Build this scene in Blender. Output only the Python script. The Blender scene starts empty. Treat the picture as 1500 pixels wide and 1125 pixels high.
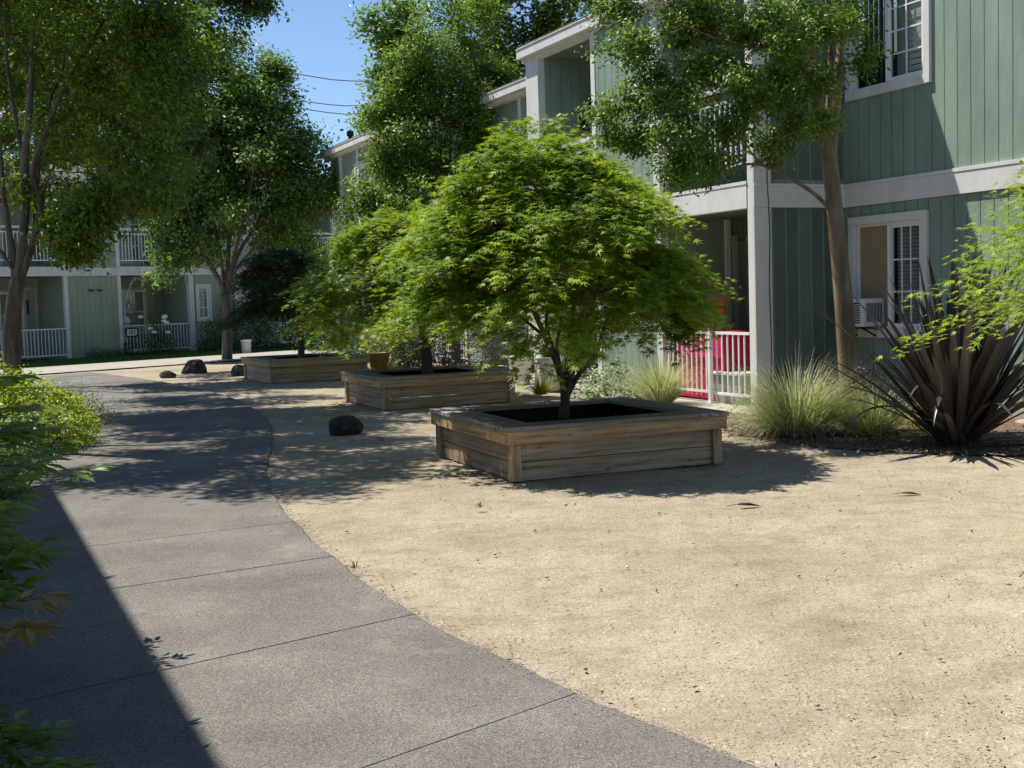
import bpy, bmesh, math
import numpy as np
from mathutils import Vector, Matrix

# ------------------------------------------------------------------ camera, sky, sun, exposure
SC = bpy.context.scene
COL = SC.collection
FPX, PITCH, ROLL, CAMH = 1761.5, 0.0719, 0.0317, 1.55       # photo is 1500 x 1125
cp, sp, cr, sr = math.cos(PITCH), math.sin(PITCH), math.cos(ROLL), math.sin(ROLL)
R0 = np.array([[1, 0, 0], [0, -sp, -cp], [0, cp, -sp]])
RW = np.array([[cr, sr, 0], [-sr, cr, 0], [0, 0, 1]]) @ R0      # world -> (right, down, forward)
cam_d = bpy.data.cameras.new("camera")
cam = bpy.data.objects.new("camera", cam_d)
COL.objects.link(cam)
rt, dn, fw = RW
cam.matrix_world = Matrix(((rt[0], -dn[0], -fw[0], 0), (rt[1], -dn[1], -fw[1], 0), (rt[2], -dn[2], -fw[2], CAMH), (0, 0, 0, 1)))
cam_d.sensor_width = 36.0
cam_d.lens = 36.0 * FPX / 1500.0
cam_d.clip_start = 0.05
cam_d.clip_end = 3000
SC.camera = cam

SUN_AZ, SUN_EL = math.radians(-61.0), math.radians(61.5)       # azimuth clockwise from +Y
world = bpy.data.worlds.new("World")
SC.world = world
world.use_nodes = True
nt = world.node_tree
sky = nt.nodes.new("ShaderNodeTexSky")
sky.sky_type = 'NISHITA'
sky.sun_disc = False
sky.sun_elevation = SUN_EL
sky.sun_rotation = SUN_AZ
sky.air_density = 1.0
sky.dust_density = 0.0
sky.ozone_density = 3.5
sky.altitude = 1800
nt.links.new(sky.outputs[0], nt.nodes["Background"].inputs[0])
nt.nodes["Background"].inputs[1].default_value = 0.108
sun_d = bpy.data.lights.new("sun", 'SUN')
sun_d.energy = 5.0
sun_d.angle = math.radians(0.53)
sun_d.color = (1.0, 0.945, 0.86)
sun = bpy.data.objects.new("sun", sun_d)
COL.objects.link(sun)
SUNV = Vector((math.sin(SUN_AZ) * math.cos(SUN_EL), math.cos(SUN_AZ) * math.cos(SUN_EL), math.sin(SUN_EL)))
sun.rotation_euler = SUNV.to_track_quat('Z', 'Y').to_euler()
sun.location = (-8, 4, 30)
SC.view_settings.view_transform = 'Standard'
SC.view_settings.look = 'None'
SC.view_settings.exposure = 0.52
SC.view_settings.gamma = 1.0
SC.cycles.max_bounces = 6
SC.cycles.diffuse_bounces = 3
SC.cycles.glossy_bounces = 3
SC.cycles.transmission_bounces = 4
SC.cycles.transparent_max_bounces = 12
SC.cycles.use_denoising = True

# ------------------------------------------------------------------ helpers
def U(px, py, Y):
    """world point at depth Y seen at photo pixel (px, py)"""
    d = RW.T @ np.array([(px - 750) / FPX, (py - 562.5) / FPX, 1.0])
    return np.array([0, 0, CAMH]) + d * (Y / d[1])

def tag(o, label=None, cat=None, group=None, kind=None):
    if label: o["label"] = label
    if cat: o["category"] = cat
    if group: o["group"] = group
    if kind: o["kind"] = kind
    return o

def empty(name, loc=(0, 0, 0), rz=0.0, **k):
    o = bpy.data.objects.new(name, None)
    o.empty_display_size = 0.1
    COL.objects.link(o)
    o.location = loc
    o.rotation_euler = (0, 0, rz)
    return tag(o, **k)

def link(name, me, mat, parent=None):
    o = bpy.data.objects.new(name, me)
    COL.objects.link(o)
    if parent is not None: o.parent = parent
    if mat is not None: me.materials.append(mat)
    return o

def mesh_np(name, V, loops, starts, mat, parent=None, smooth=False, tint=None):
    me = bpy.data.meshes.new(name)
    V = np.asarray(V, np.float32)
    me.vertices.add(len(V)); me.vertices.foreach_set("co", V.ravel())
    loops = np.asarray(loops, np.int32).ravel()
    me.loops.add(len(loops)); me.loops.foreach_set("vertex_index", loops)
    starts = np.asarray(starts, np.int32)
    me.polygons.add(len(starts)); me.polygons.foreach_set("loop_start", starts)
    if smooth: me.polygons.foreach_set("use_smooth", np.ones(len(starts), bool))
    me.update(calc_edges=True)
    if tint is not None:
        a = me.attributes.new("tint", 'FLOAT', 'FACE')
        a.data.foreach_set("value", np.asarray(tint, np.float32))
    return link(name, me, mat, parent)

class MB:
    """collects plain geometry for ONE mesh"""
    def __init__(s): s.v = []; s.f = []
    def add(s, vs, fs):
        b = len(s.v); s.v += [tuple(float(c) for c in v) for v in vs]; s.f += [tuple(b + i for i in f) for f in fs]; return s
    def box(s, x0, x1, y0, y1, z0, z1):
        x0, x1 = min(x0, x1), max(x0, x1); y0, y1 = min(y0, y1), max(y0, y1)
        return s.add([(x0, y0, z0), (x1, y0, z0), (x1, y1, z0), (x0, y1, z0), (x0, y0, z1), (x1, y0, z1), (x1, y1, z1), (x0, y1, z1)],
              [(0, 3, 2, 1), (4, 5, 6, 7), (0, 1, 5, 4), (1, 2, 6, 5), (2, 3, 7, 6), (3, 0, 4, 7)])
    def tube(s, pts, r, n=6):
        pts = [np.array(p, float) for p in pts]
        rs = r if hasattr(r, "__len__") else [r] * len(pts)
        V, F = tube_arrays(np.array(pts), np.array(rs), n)
        return s.add(V, [tuple(f) for f in F])
    def lathe(s, prof, c=(0, 0, 0), n=20):
        vs = []; fs = []
        for (r, z) in prof:
            for i in range(n):
                a = 2 * math.pi * i / n
                vs.append((c[0] + r * math.cos(a), c[1] + r * math.sin(a), c[2] + z))
        for k in range(len(prof) - 1):
            for i in range(n):
                j = (i + 1) % n
                fs.append((k * n + i, k * n + j, (k + 1) * n + j, (k + 1) * n + i))
        return s.add(vs, fs)
    def build(s, name, mat, parent=None, bevel=0.0, smooth=False):
        me = bpy.data.meshes.new(name)
        me.from_pydata(s.v, [], s.f); me.update()
        if smooth:
            me.polygons.foreach_set("use_smooth", np.ones(len(me.polygons), bool))
        o = link(name, me, mat, parent)
        if bevel:
            m = o.modifiers.new("bevel", 'BEVEL'); m.width = bevel; m.segments = 2; m.limit_method = 'ANGLE'
        return o

def nrm(a):
    a = np.asarray(a, float)
    return a / np.maximum(np.linalg.norm(a, axis=-1, keepdims=True), 1e-9)

def tube_arrays(P, R, n=6):
    k = len(P)
    T = np.gradient(P, axis=0) if k > 2 else np.repeat((P[1] - P[0])[None], 2, 0)
    T = nrm(T)
    ref = np.array([0.31, 0.17, 0.93]); ref = ref / np.linalg.norm(ref)
    if abs(T[0] @ ref) > 0.95: ref = np.array([1.0, 0.1, 0])
    A = nrm(np.cross(T, ref)); B = np.cross(T, A)
    a = np.arange(n) * 2 * np.pi / n
    V = P[:, None, :] + R[:, None, None] * (np.cos(a)[None, :, None] * A[:, None, :] + np.sin(a)[None, :, None] * B[:, None, :])
    V = V.reshape(-1, 3)
    i = np.arange(k - 1)[:, None]; j = np.arange(n)[None, :]; j2 = (j + 1) % n
    F = np.stack([i * n + j, i * n + j2, (i + 1) * n + j2, (i + 1) * n + j], -1).reshape(-1, 4)
    return V, F

def smooth_path(P, step):
    P = np.asarray(P, float)
    if len(P) == 2:
        m = max(2, int(np.linalg.norm(P[1] - P[0]) / step) + 1)
        return P[0] + np.linspace(0, 1, m)[:, None] * (P[1] - P[0])
    Q = np.vstack([2 * P[0] - P[1], P, 2 * P[-1] - P[-2]])
    out = []
    for i in range(1, len(Q) - 2):
        m = max(2, int(np.linalg.norm(Q[i + 1] - Q[i]) / step) + 1)
        t = np.linspace(0, 1, m, endpoint=False)[:, None]
        out.append(0.5 * (2 * Q[i] + (Q[i + 1] - Q[i - 1]) * t + (2 * Q[i - 1] - 5 * Q[i] + 4 * Q[i + 1] - Q[i + 2]) * t ** 2 + (-Q[i - 1] + 3 * Q[i] - 3 * Q[i + 1] + Q[i + 2]) * t ** 3))
    out.append(P[-1:])
    return np.vstack(out)

class Noise3:
    def __init__(s, rng, n=14, lo=0.6, hi=2.2):
        s.k = nrm(rng.normal(size=(n, 3))) * rng.uniform(lo, hi, (n, 1)); s.p = rng.uniform(0, 6.28, n)
    def __call__(s, P): return np.sin(P @ s.k.T + s.p).mean(1) * 2.2

# ------------------------------------------------------------------ materials
class M:
    """small node-graph builder"""
    def __init__(s, name):
        s.m = bpy.data.materials.new(name); s.m.use_nodes = True
        s.t = s.m.node_tree; s.b = s.t.nodes["Principled BSDF"]; s.out = s.t.nodes["Material Output"]
        s.tc = s.t.nodes.new("ShaderNodeTexCoord")
    def n(s, typ, **k):
        nd = s.t.nodes.new(typ)
        for a, v in k.items(): setattr(nd, a, v)
        return nd
    def l(s, a, b): s.t.links.new(a, b)
    def noise(s, scale, stretch=(1, 1, 1), detail=4, rough=0.55):
        mp = s.n("ShaderNodeMapping"); s.l(s.tc.outputs["Object"], mp.inputs[0]); mp.inputs["Scale"].default_value = stretch
        nz = s.n("ShaderNodeTexNoise"); s.l(mp.outputs[0], nz.inputs[0])
        nz.inputs["Scale"].default_value = scale; nz.inputs["Detail"].default_value = detail; nz.inputs["Roughness"].default_value = rough
        return nz.outputs[0]
    def voro(s, scale, stretch=(1, 1, 1), out="Color"):
        mp = s.n("ShaderNodeMapping"); s.l(s.tc.outputs["Object"], mp.inputs[0]); mp.inputs["Scale"].default_value = stretch
        v = s.n("ShaderNodeTexVoronoi"); s.l(mp.outputs[0], v.inputs[0]); v.inputs["Scale"].default_value = scale
        return v.outputs[out]
    def ramp(s, fac, stops):
        r = s.n("ShaderNodeValToRGB"); s.l(fac, r.inputs[0])
        e = r.color_ramp.elements
        while len(e) < len(stops): e.new(0.5)
        for i, (p, c) in enumerate(stops):
            e[i].position = p; e[i].color = (*c, 1) if len(c) == 3 else c
        return r.outputs[0]
    def mix(s, fac, a, b, mode='MIX'):
        x = s.n("ShaderNodeMix", data_type='RGBA', blend_type=mode)
        for sock, v in ((x.inputs[0], fac), (x.inputs[6], a), (x.inputs[7], b)):
            if hasattr(v, "is_output"): s.l(v, sock)
            elif isinstance(v, (int, float)): sock.default_value = v
            else: sock.default_value = (*v, 1)
        return x.outputs[2]
    def bump(s, h, strength=0.3, dist=0.02, prev=None):
        b = s.n("ShaderNodeBump"); s.l(h, b.inputs["Height"]); b.inputs["Strength"].default_value = strength; b.inputs["Distance"].default_value = dist
        if prev is not None: s.l(prev, b.inputs["Normal"])
        return b.outputs[0]
    def fin(s, color, rough=0.7, normal=None, spec=0.3, metal=0.0):
        if hasattr(color, "is_output"): s.l(color, s.b.inputs["Base Color"])
        else: s.b.inputs["Base Color"].default_value = (*color, 1)
        if hasattr(rough, "is_output"): s.l(rough, s.b.inputs["Roughness"])
        else: s.b.inputs["Roughness"].default_value = rough
        s.b.inputs["Specular IOR Level"].default_value = spec
        s.b.inputs["Metallic"].default_value = metal
        if normal is not None: s.l(normal, s.b.inputs["Normal"])
        return s.m

def paint(name, c, amt=0.16, rough=0.55, sc=3.0, bump=0.25, grain=(30, 30, 3)):
    m = M(name)
    col = m.mix(m.ramp(m.noise(sc, (1, 1, 0.5)), [(0.3, (1 - amt,) * 3), (0.7, (1.0,) * 3)]), (0, 0, 0), c)
    col = m.mix(1.0, col, m.ramp(m.noise(1.1, (2.5, 2.5, 0.35), 5), [(0.35, (1 - amt * 0.6,) * 3), (0.62, (1, 1, 1))]), 'MULTIPLY')
    return m.fin(col, rough, m.bump(m.noise(1.0, grain, 5), bump, 0.006), 0.35)

def flat(name, c, rough=0.6, amt=0.12, sc=8.0, metal=0.0, spec=0.3):
    m = M(name)
    col = m.mix(m.noise(sc), tuple(x * (1 - amt) for x in c), tuple(min(1, x * (1 + amt)) for x in c))
    return m.fin(col, rough, None, spec, metal)

def leafmat(name, c1, c2, trans=0.35, tcol=1.5, rough=0.42, spec=0.4):
    m = M(name)
    at = m.n("ShaderNodeAttribute", attribute_name="tint")
    col = m.mix(at.outputs["Fac"], c1, c2)
    m.fin(col, rough, None, spec)
    tr = m.n("ShaderNodeBsdfTranslucent")
    hs = m.mix(1.0, col, (min(1.4, tcol * 1.08), tcol, tcol * 0.45), 'MULTIPLY')
    m.l(hs, tr.inputs[0])
    mx = m.n("ShaderNodeMixShader"); mx.inputs[0].default_value = trans
    m.l(m.b.outputs[0], mx.inputs[1]); m.l(tr.outputs[0], mx.inputs[2]); m.l(mx.outputs[0], m.out.inputs[0])
    return m.m

def barkmat(name, c1, c2, c3, st=(18, 18, 2.2)):
    m = M(name)
    col = m.ramp(m.noise(1.0, st, 6, 0.62), [(0.3, c1), (0.5, c2), (0.72, c3)])
    col = m.mix(m.ramp(m.noise(3.0, (1, 1, 0.6)), [(0.45, (0, 0, 0)), (0.62, (0.55,) * 3)]), col, c1)
    return m.fin(col, 0.8, m.bump(m.noise(1.0, (st[0] * 2, st[1] * 2, st[2] * 1.5), 5), 0.6, 0.01), 0.2)

MAT = {}
MAT["siding"] = paint("sage_green_siding", (0.3, 0.395, 0.325), 0.22, 0.62, 2.0, 0.9, (26, 26, 5))
MAT["siding_far"] = paint("sage_green_siding_warmed_for_shade", (0.365, 0.44, 0.33), 0.18, 0.6, 2.0, 0.4, (26, 26, 5))  # siding paint lightened and warmed to offset the bluish shade there
MAT["trim"] = paint("off_white_trim_paint", (0.8, 0.79, 0.76), 0.13, 0.5, 4.0, 0.35, (40, 40, 8))
MAT["door_trim"] = paint("cream_door_paint", (0.55, 0.54, 0.47), 0.12, 0.5, 4.0, 0.1)
MAT["vinyl"] = flat("white_vinyl", (0.86, 0.86, 0.85), 0.4, 0.03)
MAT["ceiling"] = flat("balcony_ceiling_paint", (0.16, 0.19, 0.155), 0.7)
MAT["dark_room"] = flat("dark_room", (0.03, 0.03, 0.03), 0.9)
MAT["curtain"] = flat("grey_curtain", (0.34, 0.35, 0.35), 0.9)
MAT["dark_curtain"] = flat("dark_green_curtain", (0.03, 0.06, 0.04), 0.9)
MAT["blind"] = flat("pale_blinds", (0.62, 0.63, 0.6), 0.6)
MAT["beige"] = flat("beige_filler_board", (0.36, 0.27, 0.17), 0.75, 0.08, 3.0)
MAT["black_metal"] = flat("black_metal", (0.02, 0.02, 0.022), 0.5)
MAT["dark_plastic"] = flat("dark_plastic", (0.045, 0.05, 0.055), 0.5)
MAT["white_plastic"] = flat("white_plastic", (0.72, 0.72, 0.7), 0.45, 0.05)
MAT["slab"] = flat("patio_slab", (0.42, 0.39, 0.33), 0.85, 0.15, 6.0)
MAT["cardboard"] = flat("cardboard", (0.36, 0.21, 0.1), 0.85, 0.1)
MAT["red"] = flat("crimson_fabric", (0.58, 0.012, 0.085), 0.55, 0.25, 14.0)
MAT["lattice"] = flat("pink_print", (0.62, 0.22, 0.3), 0.6)
MAT["yellow_label"] = flat("yellow_label", (0.7, 0.45, 0.03), 0.6)
MAT["paper"] = flat("white_paper_label", (0.7, 0.7, 0.68), 0.7)
MAT["ink"] = flat("black_ink", (0.025, 0.022, 0.02), 0.8)
MAT["pot"] = flat("white_glazed_pot", (0.7, 0.67, 0.6), 0.5, 0.08, 5.0)
MAT["yellow_pot"] = flat("shade_darkened_mustard", (0.2, 0.15, 0.045), 0.6)  # mustard made darker, the shade around the pot put into its colour
MAT["soil"] = flat("dark_soil", (0.05, 0.037, 0.027), 0.95, 0.4, 30.0)
MAT["rose"] = flat("white_rose_petals", (0.82, 0.8, 0.76), 0.6)
MAT["wire"] = flat("wire", (0.02, 0.02, 0.02), 0.6)
MAT["bulb"] = flat("clear_bulb", (0.75, 0.78, 0.8), 0.3)

m = M("window_glass")
tr = m.n("ShaderNodeBsdfTransparent"); tr.inputs[0].default_value = (0.82, 0.88, 0.87, 1)
gl = m.n("ShaderNodeBsdfGlossy"); gl.inputs["Roughness"].default_value = 0.02
lw = m.n("ShaderNodeLayerWeight"); lw.inputs[0].default_value = 0.5
pw = m.n("ShaderNodeMath", operation='POWER'); m.l(lw.outputs["Facing"], pw.inputs[0]); pw.inputs[1].default_value = 3.0
fr = m.n("ShaderNodeMapRange"); m.l(pw.outputs[0], fr.inputs[0]); fr.inputs[3].default_value = 0.07; fr.inputs[4].default_value = 0.75
mx = m.n("ShaderNodeMixShader"); m.l(fr.outputs[0], mx.inputs[0]); m.l(tr.outputs[0], mx.inputs[1]); m.l(gl.outputs[0], mx.inputs[2]); m.l(mx.outputs[0], m.out.inputs[0])
MAT["glass"] = m.m

# roof shingles
m = M("grey_shingles")
br = m.n("ShaderNodeTexBrick"); m.l(m.tc.outputs["Object"], br.inputs[0])
br.inputs["Scale"].default_value = 4.0; br.inputs["Color1"].default_value = (0.16, 0.13, 0.11, 1); br.inputs["Color2"].default_value = (0.1, 0.085, 0.075, 1); br.inputs["Mortar"].default_value = (0.03, 0.03, 0.03, 1)
br.inputs["Mortar Size"].default_value = 0.03
MAT["shingle"] = m.fin(br.outputs[0], 0.9)

# weathered wood (x along the board)
def wood(name, base, red, dark, stain=0.5):
    m = M(name)
    oi = m.n("ShaderNodeObjectInfo")
    g = m.noise(1.0, (1.6, 34, 34), 6, 0.65)
    col = m.ramp(g, [(0.28, dark), (0.5, base), (0.75, tuple(min(1, x * 1.35) for x in base))])
    col = m.mix(m.ramp(m.noise(1.0, (1.3, 7, 9), 5, 0.6), [(0.5, (0, 0, 0)), (0.66, (stain,) * 3)]), col, red)
    kn = m.voro(1.0, (2.1, 8, 8), "Distance")
    col = m.mix(m.ramp(kn, [(0.04, (0.85,) * 3), (0.1, (0, 0, 0))]), col, dark)
    col = m.mix(m.ramp(m.noise(1.0, (0.9, 4, 5), 5, 0.7), [(0.57, (0, 0, 0)), (0.72, (0.7,) * 3)]), col, tuple(x * 0.5 for x in red))
    v = m.n("ShaderNodeMapRange"); m.l(oi.outputs["Random"], v.inputs[0]); v.inputs[3].default_value = 0.82; v.inputs[4].default_value = 1.12
    col = m.mix(1.0, col, v.outputs[0], 'MULTIPLY')
    return m.fin(col, 0.85, m.bump(g, 0.55, 0.006), 0.2)
MAT["wood_face"] = wood("weathered_redwood_planks", (0.42, 0.325, 0.228), (0.37, 0.195, 0.095), (0.13, 0.095, 0.065), 0.62)
MAT["wood_apron"] = wood("brown_redwood_apron", (0.51, 0.355, 0.21), (0.41, 0.205, 0.09), (0.16, 0.095, 0.06), 0.7)
MAT["wood_cap"] = wood("silvered_wood_cap", (0.3, 0.275, 0.245), (0.24, 0.19, 0.145), (0.11, 0.095, 0.085), 0.35)

# gravel (decomposed granite)
m = M("tan_decomposed_granite")
grain = m.voro(230.0); grain2 = m.voro(95.0)
big = m.noise(0.55, (1, 1, 1), 5, 0.6); mid = m.noise(4.5, (1, 1, 1), 5, 0.65); fine = m.noise(60.0, (1, 1, 1), 4, 0.7)
col = m.ramp(big, [(0.34, (0.315, 0.27, 0.203)), (0.52, (0.385, 0.335, 0.255)), (0.7, (0.43, 0.38, 0.298))])
col = m.mix(1.0, col, m.ramp(mid, [(0.3, (0.8, 0.78, 0.75)), (0.55, (1, 1, 1))]), 'MULTIPLY')
sep = m.n("ShaderNodeSeparateColor"); m.l(grain, sep.inputs[0])
col = m.mix(1.0, col, m.ramp(sep.outputs[0], [(0.0, (0.62, 0.59, 0.56)), (0.12, (0.82, 0.81, 0.79)), (0.45, (0.98, 0.97, 0.96)), (0.85, (1.1, 1.09, 1.07)), (1.0, (1.32, 1.32, 1.32))]), 'MULTIPLY')
sep2 = m.n("ShaderNodeSeparateColor"); m.l(grain2, sep2.inputs[0])
col = m.mix(1.0, col, m.ramp(sep2.outputs[1], [(0.0, (0.5, 0.44, 0.38)), (0.05, (0.95, 0.94, 0.93)), (0.9, (1.03, 1.03, 1.02)), (0.96, (1.3, 1.3, 1.28))]), 'MULTIPLY')
col = m.mix(m.ramp(m.noise(1.7, (1, 1.6, 1), 6, 0.7), [(0.52, (0, 0, 0)), (0.7, (0.55,) * 3)]), col, (0.2, 0.155, 0.105))
col = m.mix(m.ramp(m.noise(5.0, (1, 2.2, 1), 6, 0.72), [(0.6, (0, 0, 0)), (0.74, (0.5,) * 3)]), col, (0.15, 0.115, 0.08))
nb = m.bump(grain, 0.5, 0.005); nb = m.bump(mid, 0.6, 0.05, nb); nb = m.bump(fine, 0.5, 0.008, nb)
MAT["gravel"] = m.fin(col, 0.95, nb, 0.1)

# concrete path
m = M("worn_exposed_aggregate_concrete")
big = m.noise(1.1, (1, 1, 1), 6, 0.62); ag = m.voro(190.0); ag2 = m.noise(130.0, (1, 1, 1), 3, 0.7)
col = m.ramp(big, [(0.33, (0.148, 0.137, 0.121)), (0.5, (0.188, 0.175, 0.156)), (0.68, (0.235, 0.22, 0.198))])
sep = m.n("ShaderNodeSeparateColor"); m.l(ag, sep.inputs[0])
col = m.mix(1.0, col, m.ramp(sep.outputs[0], [(0.0, (0.4, 0.4, 0.41)), (0.2, (0.75, 0.75, 0.75)), (0.7, (1.05, 1.04, 1.02)), (0.92, (1.3, 1.28, 1.23)), (1.0, (1.75, 1.7, 1.62))]), 'MULTIPLY')
col = m.mix(1.0, col, m.ramp(ag2, [(0.35, (0.72,) * 3), (0.6, (1.1,) * 3)]), 'MULTIPLY')
col = m.mix(m.ramp(m.noise(0.7, (1, 1, 1), 5, 0.65), [(0.5, (0, 0, 0)), (0.7, (0.4,) * 3)]), col, (0.165, 0.152, 0.135))
col = m.mix(m.ramp(m.noise(2.6, (1, 1, 1), 6, 0.75), [(0.56, (0, 0, 0)), (0.66, (0.25,) * 3)]), col, (0.33, 0.305, 0.265))
MAT["concrete"] = m.fin(col, 0.88, m.bump(ag, 0.5, 0.004, m.bump(ag2, 0.4, 0.004)), 0.25)
m = M("pale_concrete")
col = m.mix(m.noise(1.5, (1, 1, 1), 6, 0.65), (0.28, 0.26, 0.22), (0.42, 0.39, 0.33))
MAT["pale_concrete"] = m.fin(col, 0.88, m.bump(m.noise(80.0), 0.3, 0.004), 0.25)
# mulch
m = M("bark_mulch")
col = m.ramp(m.voro(28.0, (1, 1, 1)), [(0.1, (0.06, 0.038, 0.028)), (0.5, (0.15, 0.095, 0.068)), (0.9, (0.3, 0.22, 0.165))])
col = m.mix(m.noise(3.0), col, (0.13, 0.09, 0.068))
MAT["mulch"] = m.fin(col, 0.95, m.bump(m.voro(28.0), 0.9, 0.03), 0.15)
m = M("lawn_soil")
MAT["lawn"] = m.fin(m.mix(m.noise(6.0), (0.05, 0.085, 0.022), (0.085, 0.14, 0.035)), 0.95)
m = M("dark_boulder")
col = m.ramp(m.noise(7.0, (1, 1, 1), 6, 0.65), [(0.3, (0.02, 0.018, 0.016)), (0.52, (0.055, 0.05, 0.045)), (0.7, (0.13, 0.112, 0.09)), (0.85, (0.24, 0.2, 0.15))])
MAT["rock"] = m.fin(col, 0.85, m.bump(m.noise(14.0, (1, 1, 1), 6, 0.7), 0.9, 0.03), 0.25)
MAT["tan_rock"] = flat("tan_stone", (0.42, 0.3, 0.21), 0.85, 0.2)

# foliage and bark
MAT["maple"] = leafmat("japanese_maple_leaf", (0.1, 0.195, 0.026), (0.33, 0.46, 0.04), 0.43, 1.2, 0.5, 0.4)
MAT["maple_shade_tone"] = leafmat("shade_darkened_maple_leaf", (0.035, 0.07, 0.022), (0.065, 0.11, 0.032), 0.25)  # leaf colour darkened to stand in for shade over the farthest planter
MAT["crepe"] = leafmat("crepe_myrtle_leaf", (0.055, 0.115, 0.024), (0.23, 0.33, 0.055), 0.4)
MAT["crepe_left"] = leafmat("myrtle_leaf_deep", (0.045, 0.09, 0.018), (0.22, 0.32, 0.045), 0.42)  # tint range widened to imitate sun flecks against shaded leaves
MAT["zelkova"] = leafmat("zelkova_leaf", (0.045, 0.1, 0.03), (0.21, 0.33, 0.075), 0.4)
MAT["oak"] = leafmat("dark_evergreen_leaf", (0.028, 0.058, 0.018), (0.13, 0.21, 0.042), 0.36)  # likewise spread from dark to light, imitating highlights in the left trees
MAT["box"] = leafmat("bright_boxwood_leaf", (0.2, 0.29, 0.02), (0.46, 0.54, 0.04), 0.4)
MAT["shrub"] = leafmat("mid_green_shrub_leaf", (0.045, 0.085, 0.025), (0.1, 0.16, 0.04), 0.28)
MAT["nandina"] = leafmat("nandina_leaf", (0.1, 0.175, 0.03), (0.2, 0.28, 0.06), 0.4)
MAT["nandina_old"] = leafmat("bronze_nandina_leaf", (0.2, 0.15, 0.05), (0.3, 0.22, 0.07), 0.3)
MAT["purple"] = leafmat("purple_leaf", (0.03, 0.014, 0.022), (0.09, 0.045, 0.06), 0.22)
MAT["varieg"] = leafmat("variegated_leaf", (0.12, 0.19, 0.09), (0.5, 0.55, 0.42), 0.25)
MAT["hydrangea"] = leafmat("pale_hydrangea", (0.2, 0.26, 0.08), (0.55, 0.5, 0.36), 0.3)
MAT["yellow"] = leafmat("yellow_green_leaf", (0.28, 0.3, 0.03), (0.5, 0.42, 0.05), 0.3)
MAT["grassblade"] = leafmat("ornamental_grass_blade", (0.2, 0.23, 0.095), (0.58, 0.58, 0.42), 0.34)
MAT["lawnblade"] = leafmat("lawn_blade", (0.06, 0.12, 0.02), (0.14, 0.22, 0.04), 0.3)
MAT["phormium"] = leafmat("bronze_flax_blade", (0.034, 0.029, 0.03), (0.1, 0.083, 0.08), 0.06, 1.4, 0.36, 0.5)
MAT["litter"] = leafmat("dry_litter", (0.07, 0.045, 0.028), (0.3, 0.2, 0.11), 0.1)
MAT["bark_crepe"] = barkmat("crepe_bark", (0.13, 0.088, 0.056), (0.22, 0.16, 0.11), (0.34, 0.265, 0.2), (11, 11, 1.2))
MAT["bark_grey"] = barkmat("grey_bark", (0.075, 0.058, 0.046), (0.14, 0.115, 0.095), (0.23, 0.2, 0.17))
MAT["bark_maple"] = barkmat("maple_bark", (0.055, 0.044, 0.033), (0.1, 0.082, 0.064), (0.17, 0.145, 0.115), (12, 12, 3))

# ------------------------------------------------------------------ foliage machinery
RHOMB = (np.array([(0, 0, 0), (0.42, 0.24, 0.03), (1, 0, -0.06), (0.42, -0.24, 0.03)]), [[0, 3, 2, 1]])
OVAL = (np.array([(0, 0, 0), (0.25, 0.2, 0.03), (0.65, 0.2, 0.02), (1, 0, -0.07), (0.65, -0.2, 0.02), (0.25, -0.2, 0.03)]), [[0, 3, 2, 1], [0, 5, 4, 3]])
LANCE = (np.array([(0, 0, 0), (0.2, 0.105, 0.02), (0.55, 0.11, 0.015), (1, 0, -0.1), (0.55, -0.11, 0.015), (0.2, -0.105, 0.02)]), [[0, 3, 2, 1], [0, 5, 4, 3]])
BROADL = (np.array([(0, 0, 0), (0.22, 0.14, 0.03), (0.55, 0.15, 0.02), (1, 0, -0.14), (0.55, -0.15, 0.02), (0.22, -0.14, 0.03)]), [[0, 3, 2, 1], [0, 5, 4, 3]])
def _maple():
    tips = [(-128, 0.34), (-78, 0.62), (-38, 0.86), (0, 1.0), (38, 0.86), (78, 0.62), (128, 0.34)]
    v = [(-0.03, 0, 0)]
    for i, (a, r) in enumerate(tips):
        a_ = math.radians(a)
        if i:
            b_ = math.radians((a + tips[i - 1][0]) / 2); v.append((0.23 * math.cos(b_), 0.23 * math.sin(b_), 0.0))
        v.append((r * math.cos(a_), r * math.sin(a_), -0.16 * r * r))
    return (np.array(v), [list(range(len(v)))])
MAPLE = _maple()

def leaves(name, P, A, N, S, tint, tmpl, mat, parent=None):
    T, F = tmpl
    A = nrm(A); B = nrm(np.cross(N, A)); N2 = np.cross(A, B)
    S = np.asarray(S)[:, None, None]
    V = P[:, None, :] + S * (T[None, :, 0:1] * A[:, None, :] + T[None, :, 1:2] * B[:, None, :] + T[None, :, 2:3] * N2[:, None, :])
    k = len(T); n = len(P)
    base = (np.arange(n) * k)[:, None]
    one = np.concatenate([np.array(f) for f in F])
    loops = (base + one[None, :]).ravel()
    st = np.cumsum([0] + [len(f) for f in F])[:-1]
    starts = (np.arange(n)[:, None] * len(one) + st[None, :]).ravel()
    return mesh_np(name, V.reshape(-1, 3), loops, starts, mat, parent, False, np.repeat(tint, len(F)))

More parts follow.
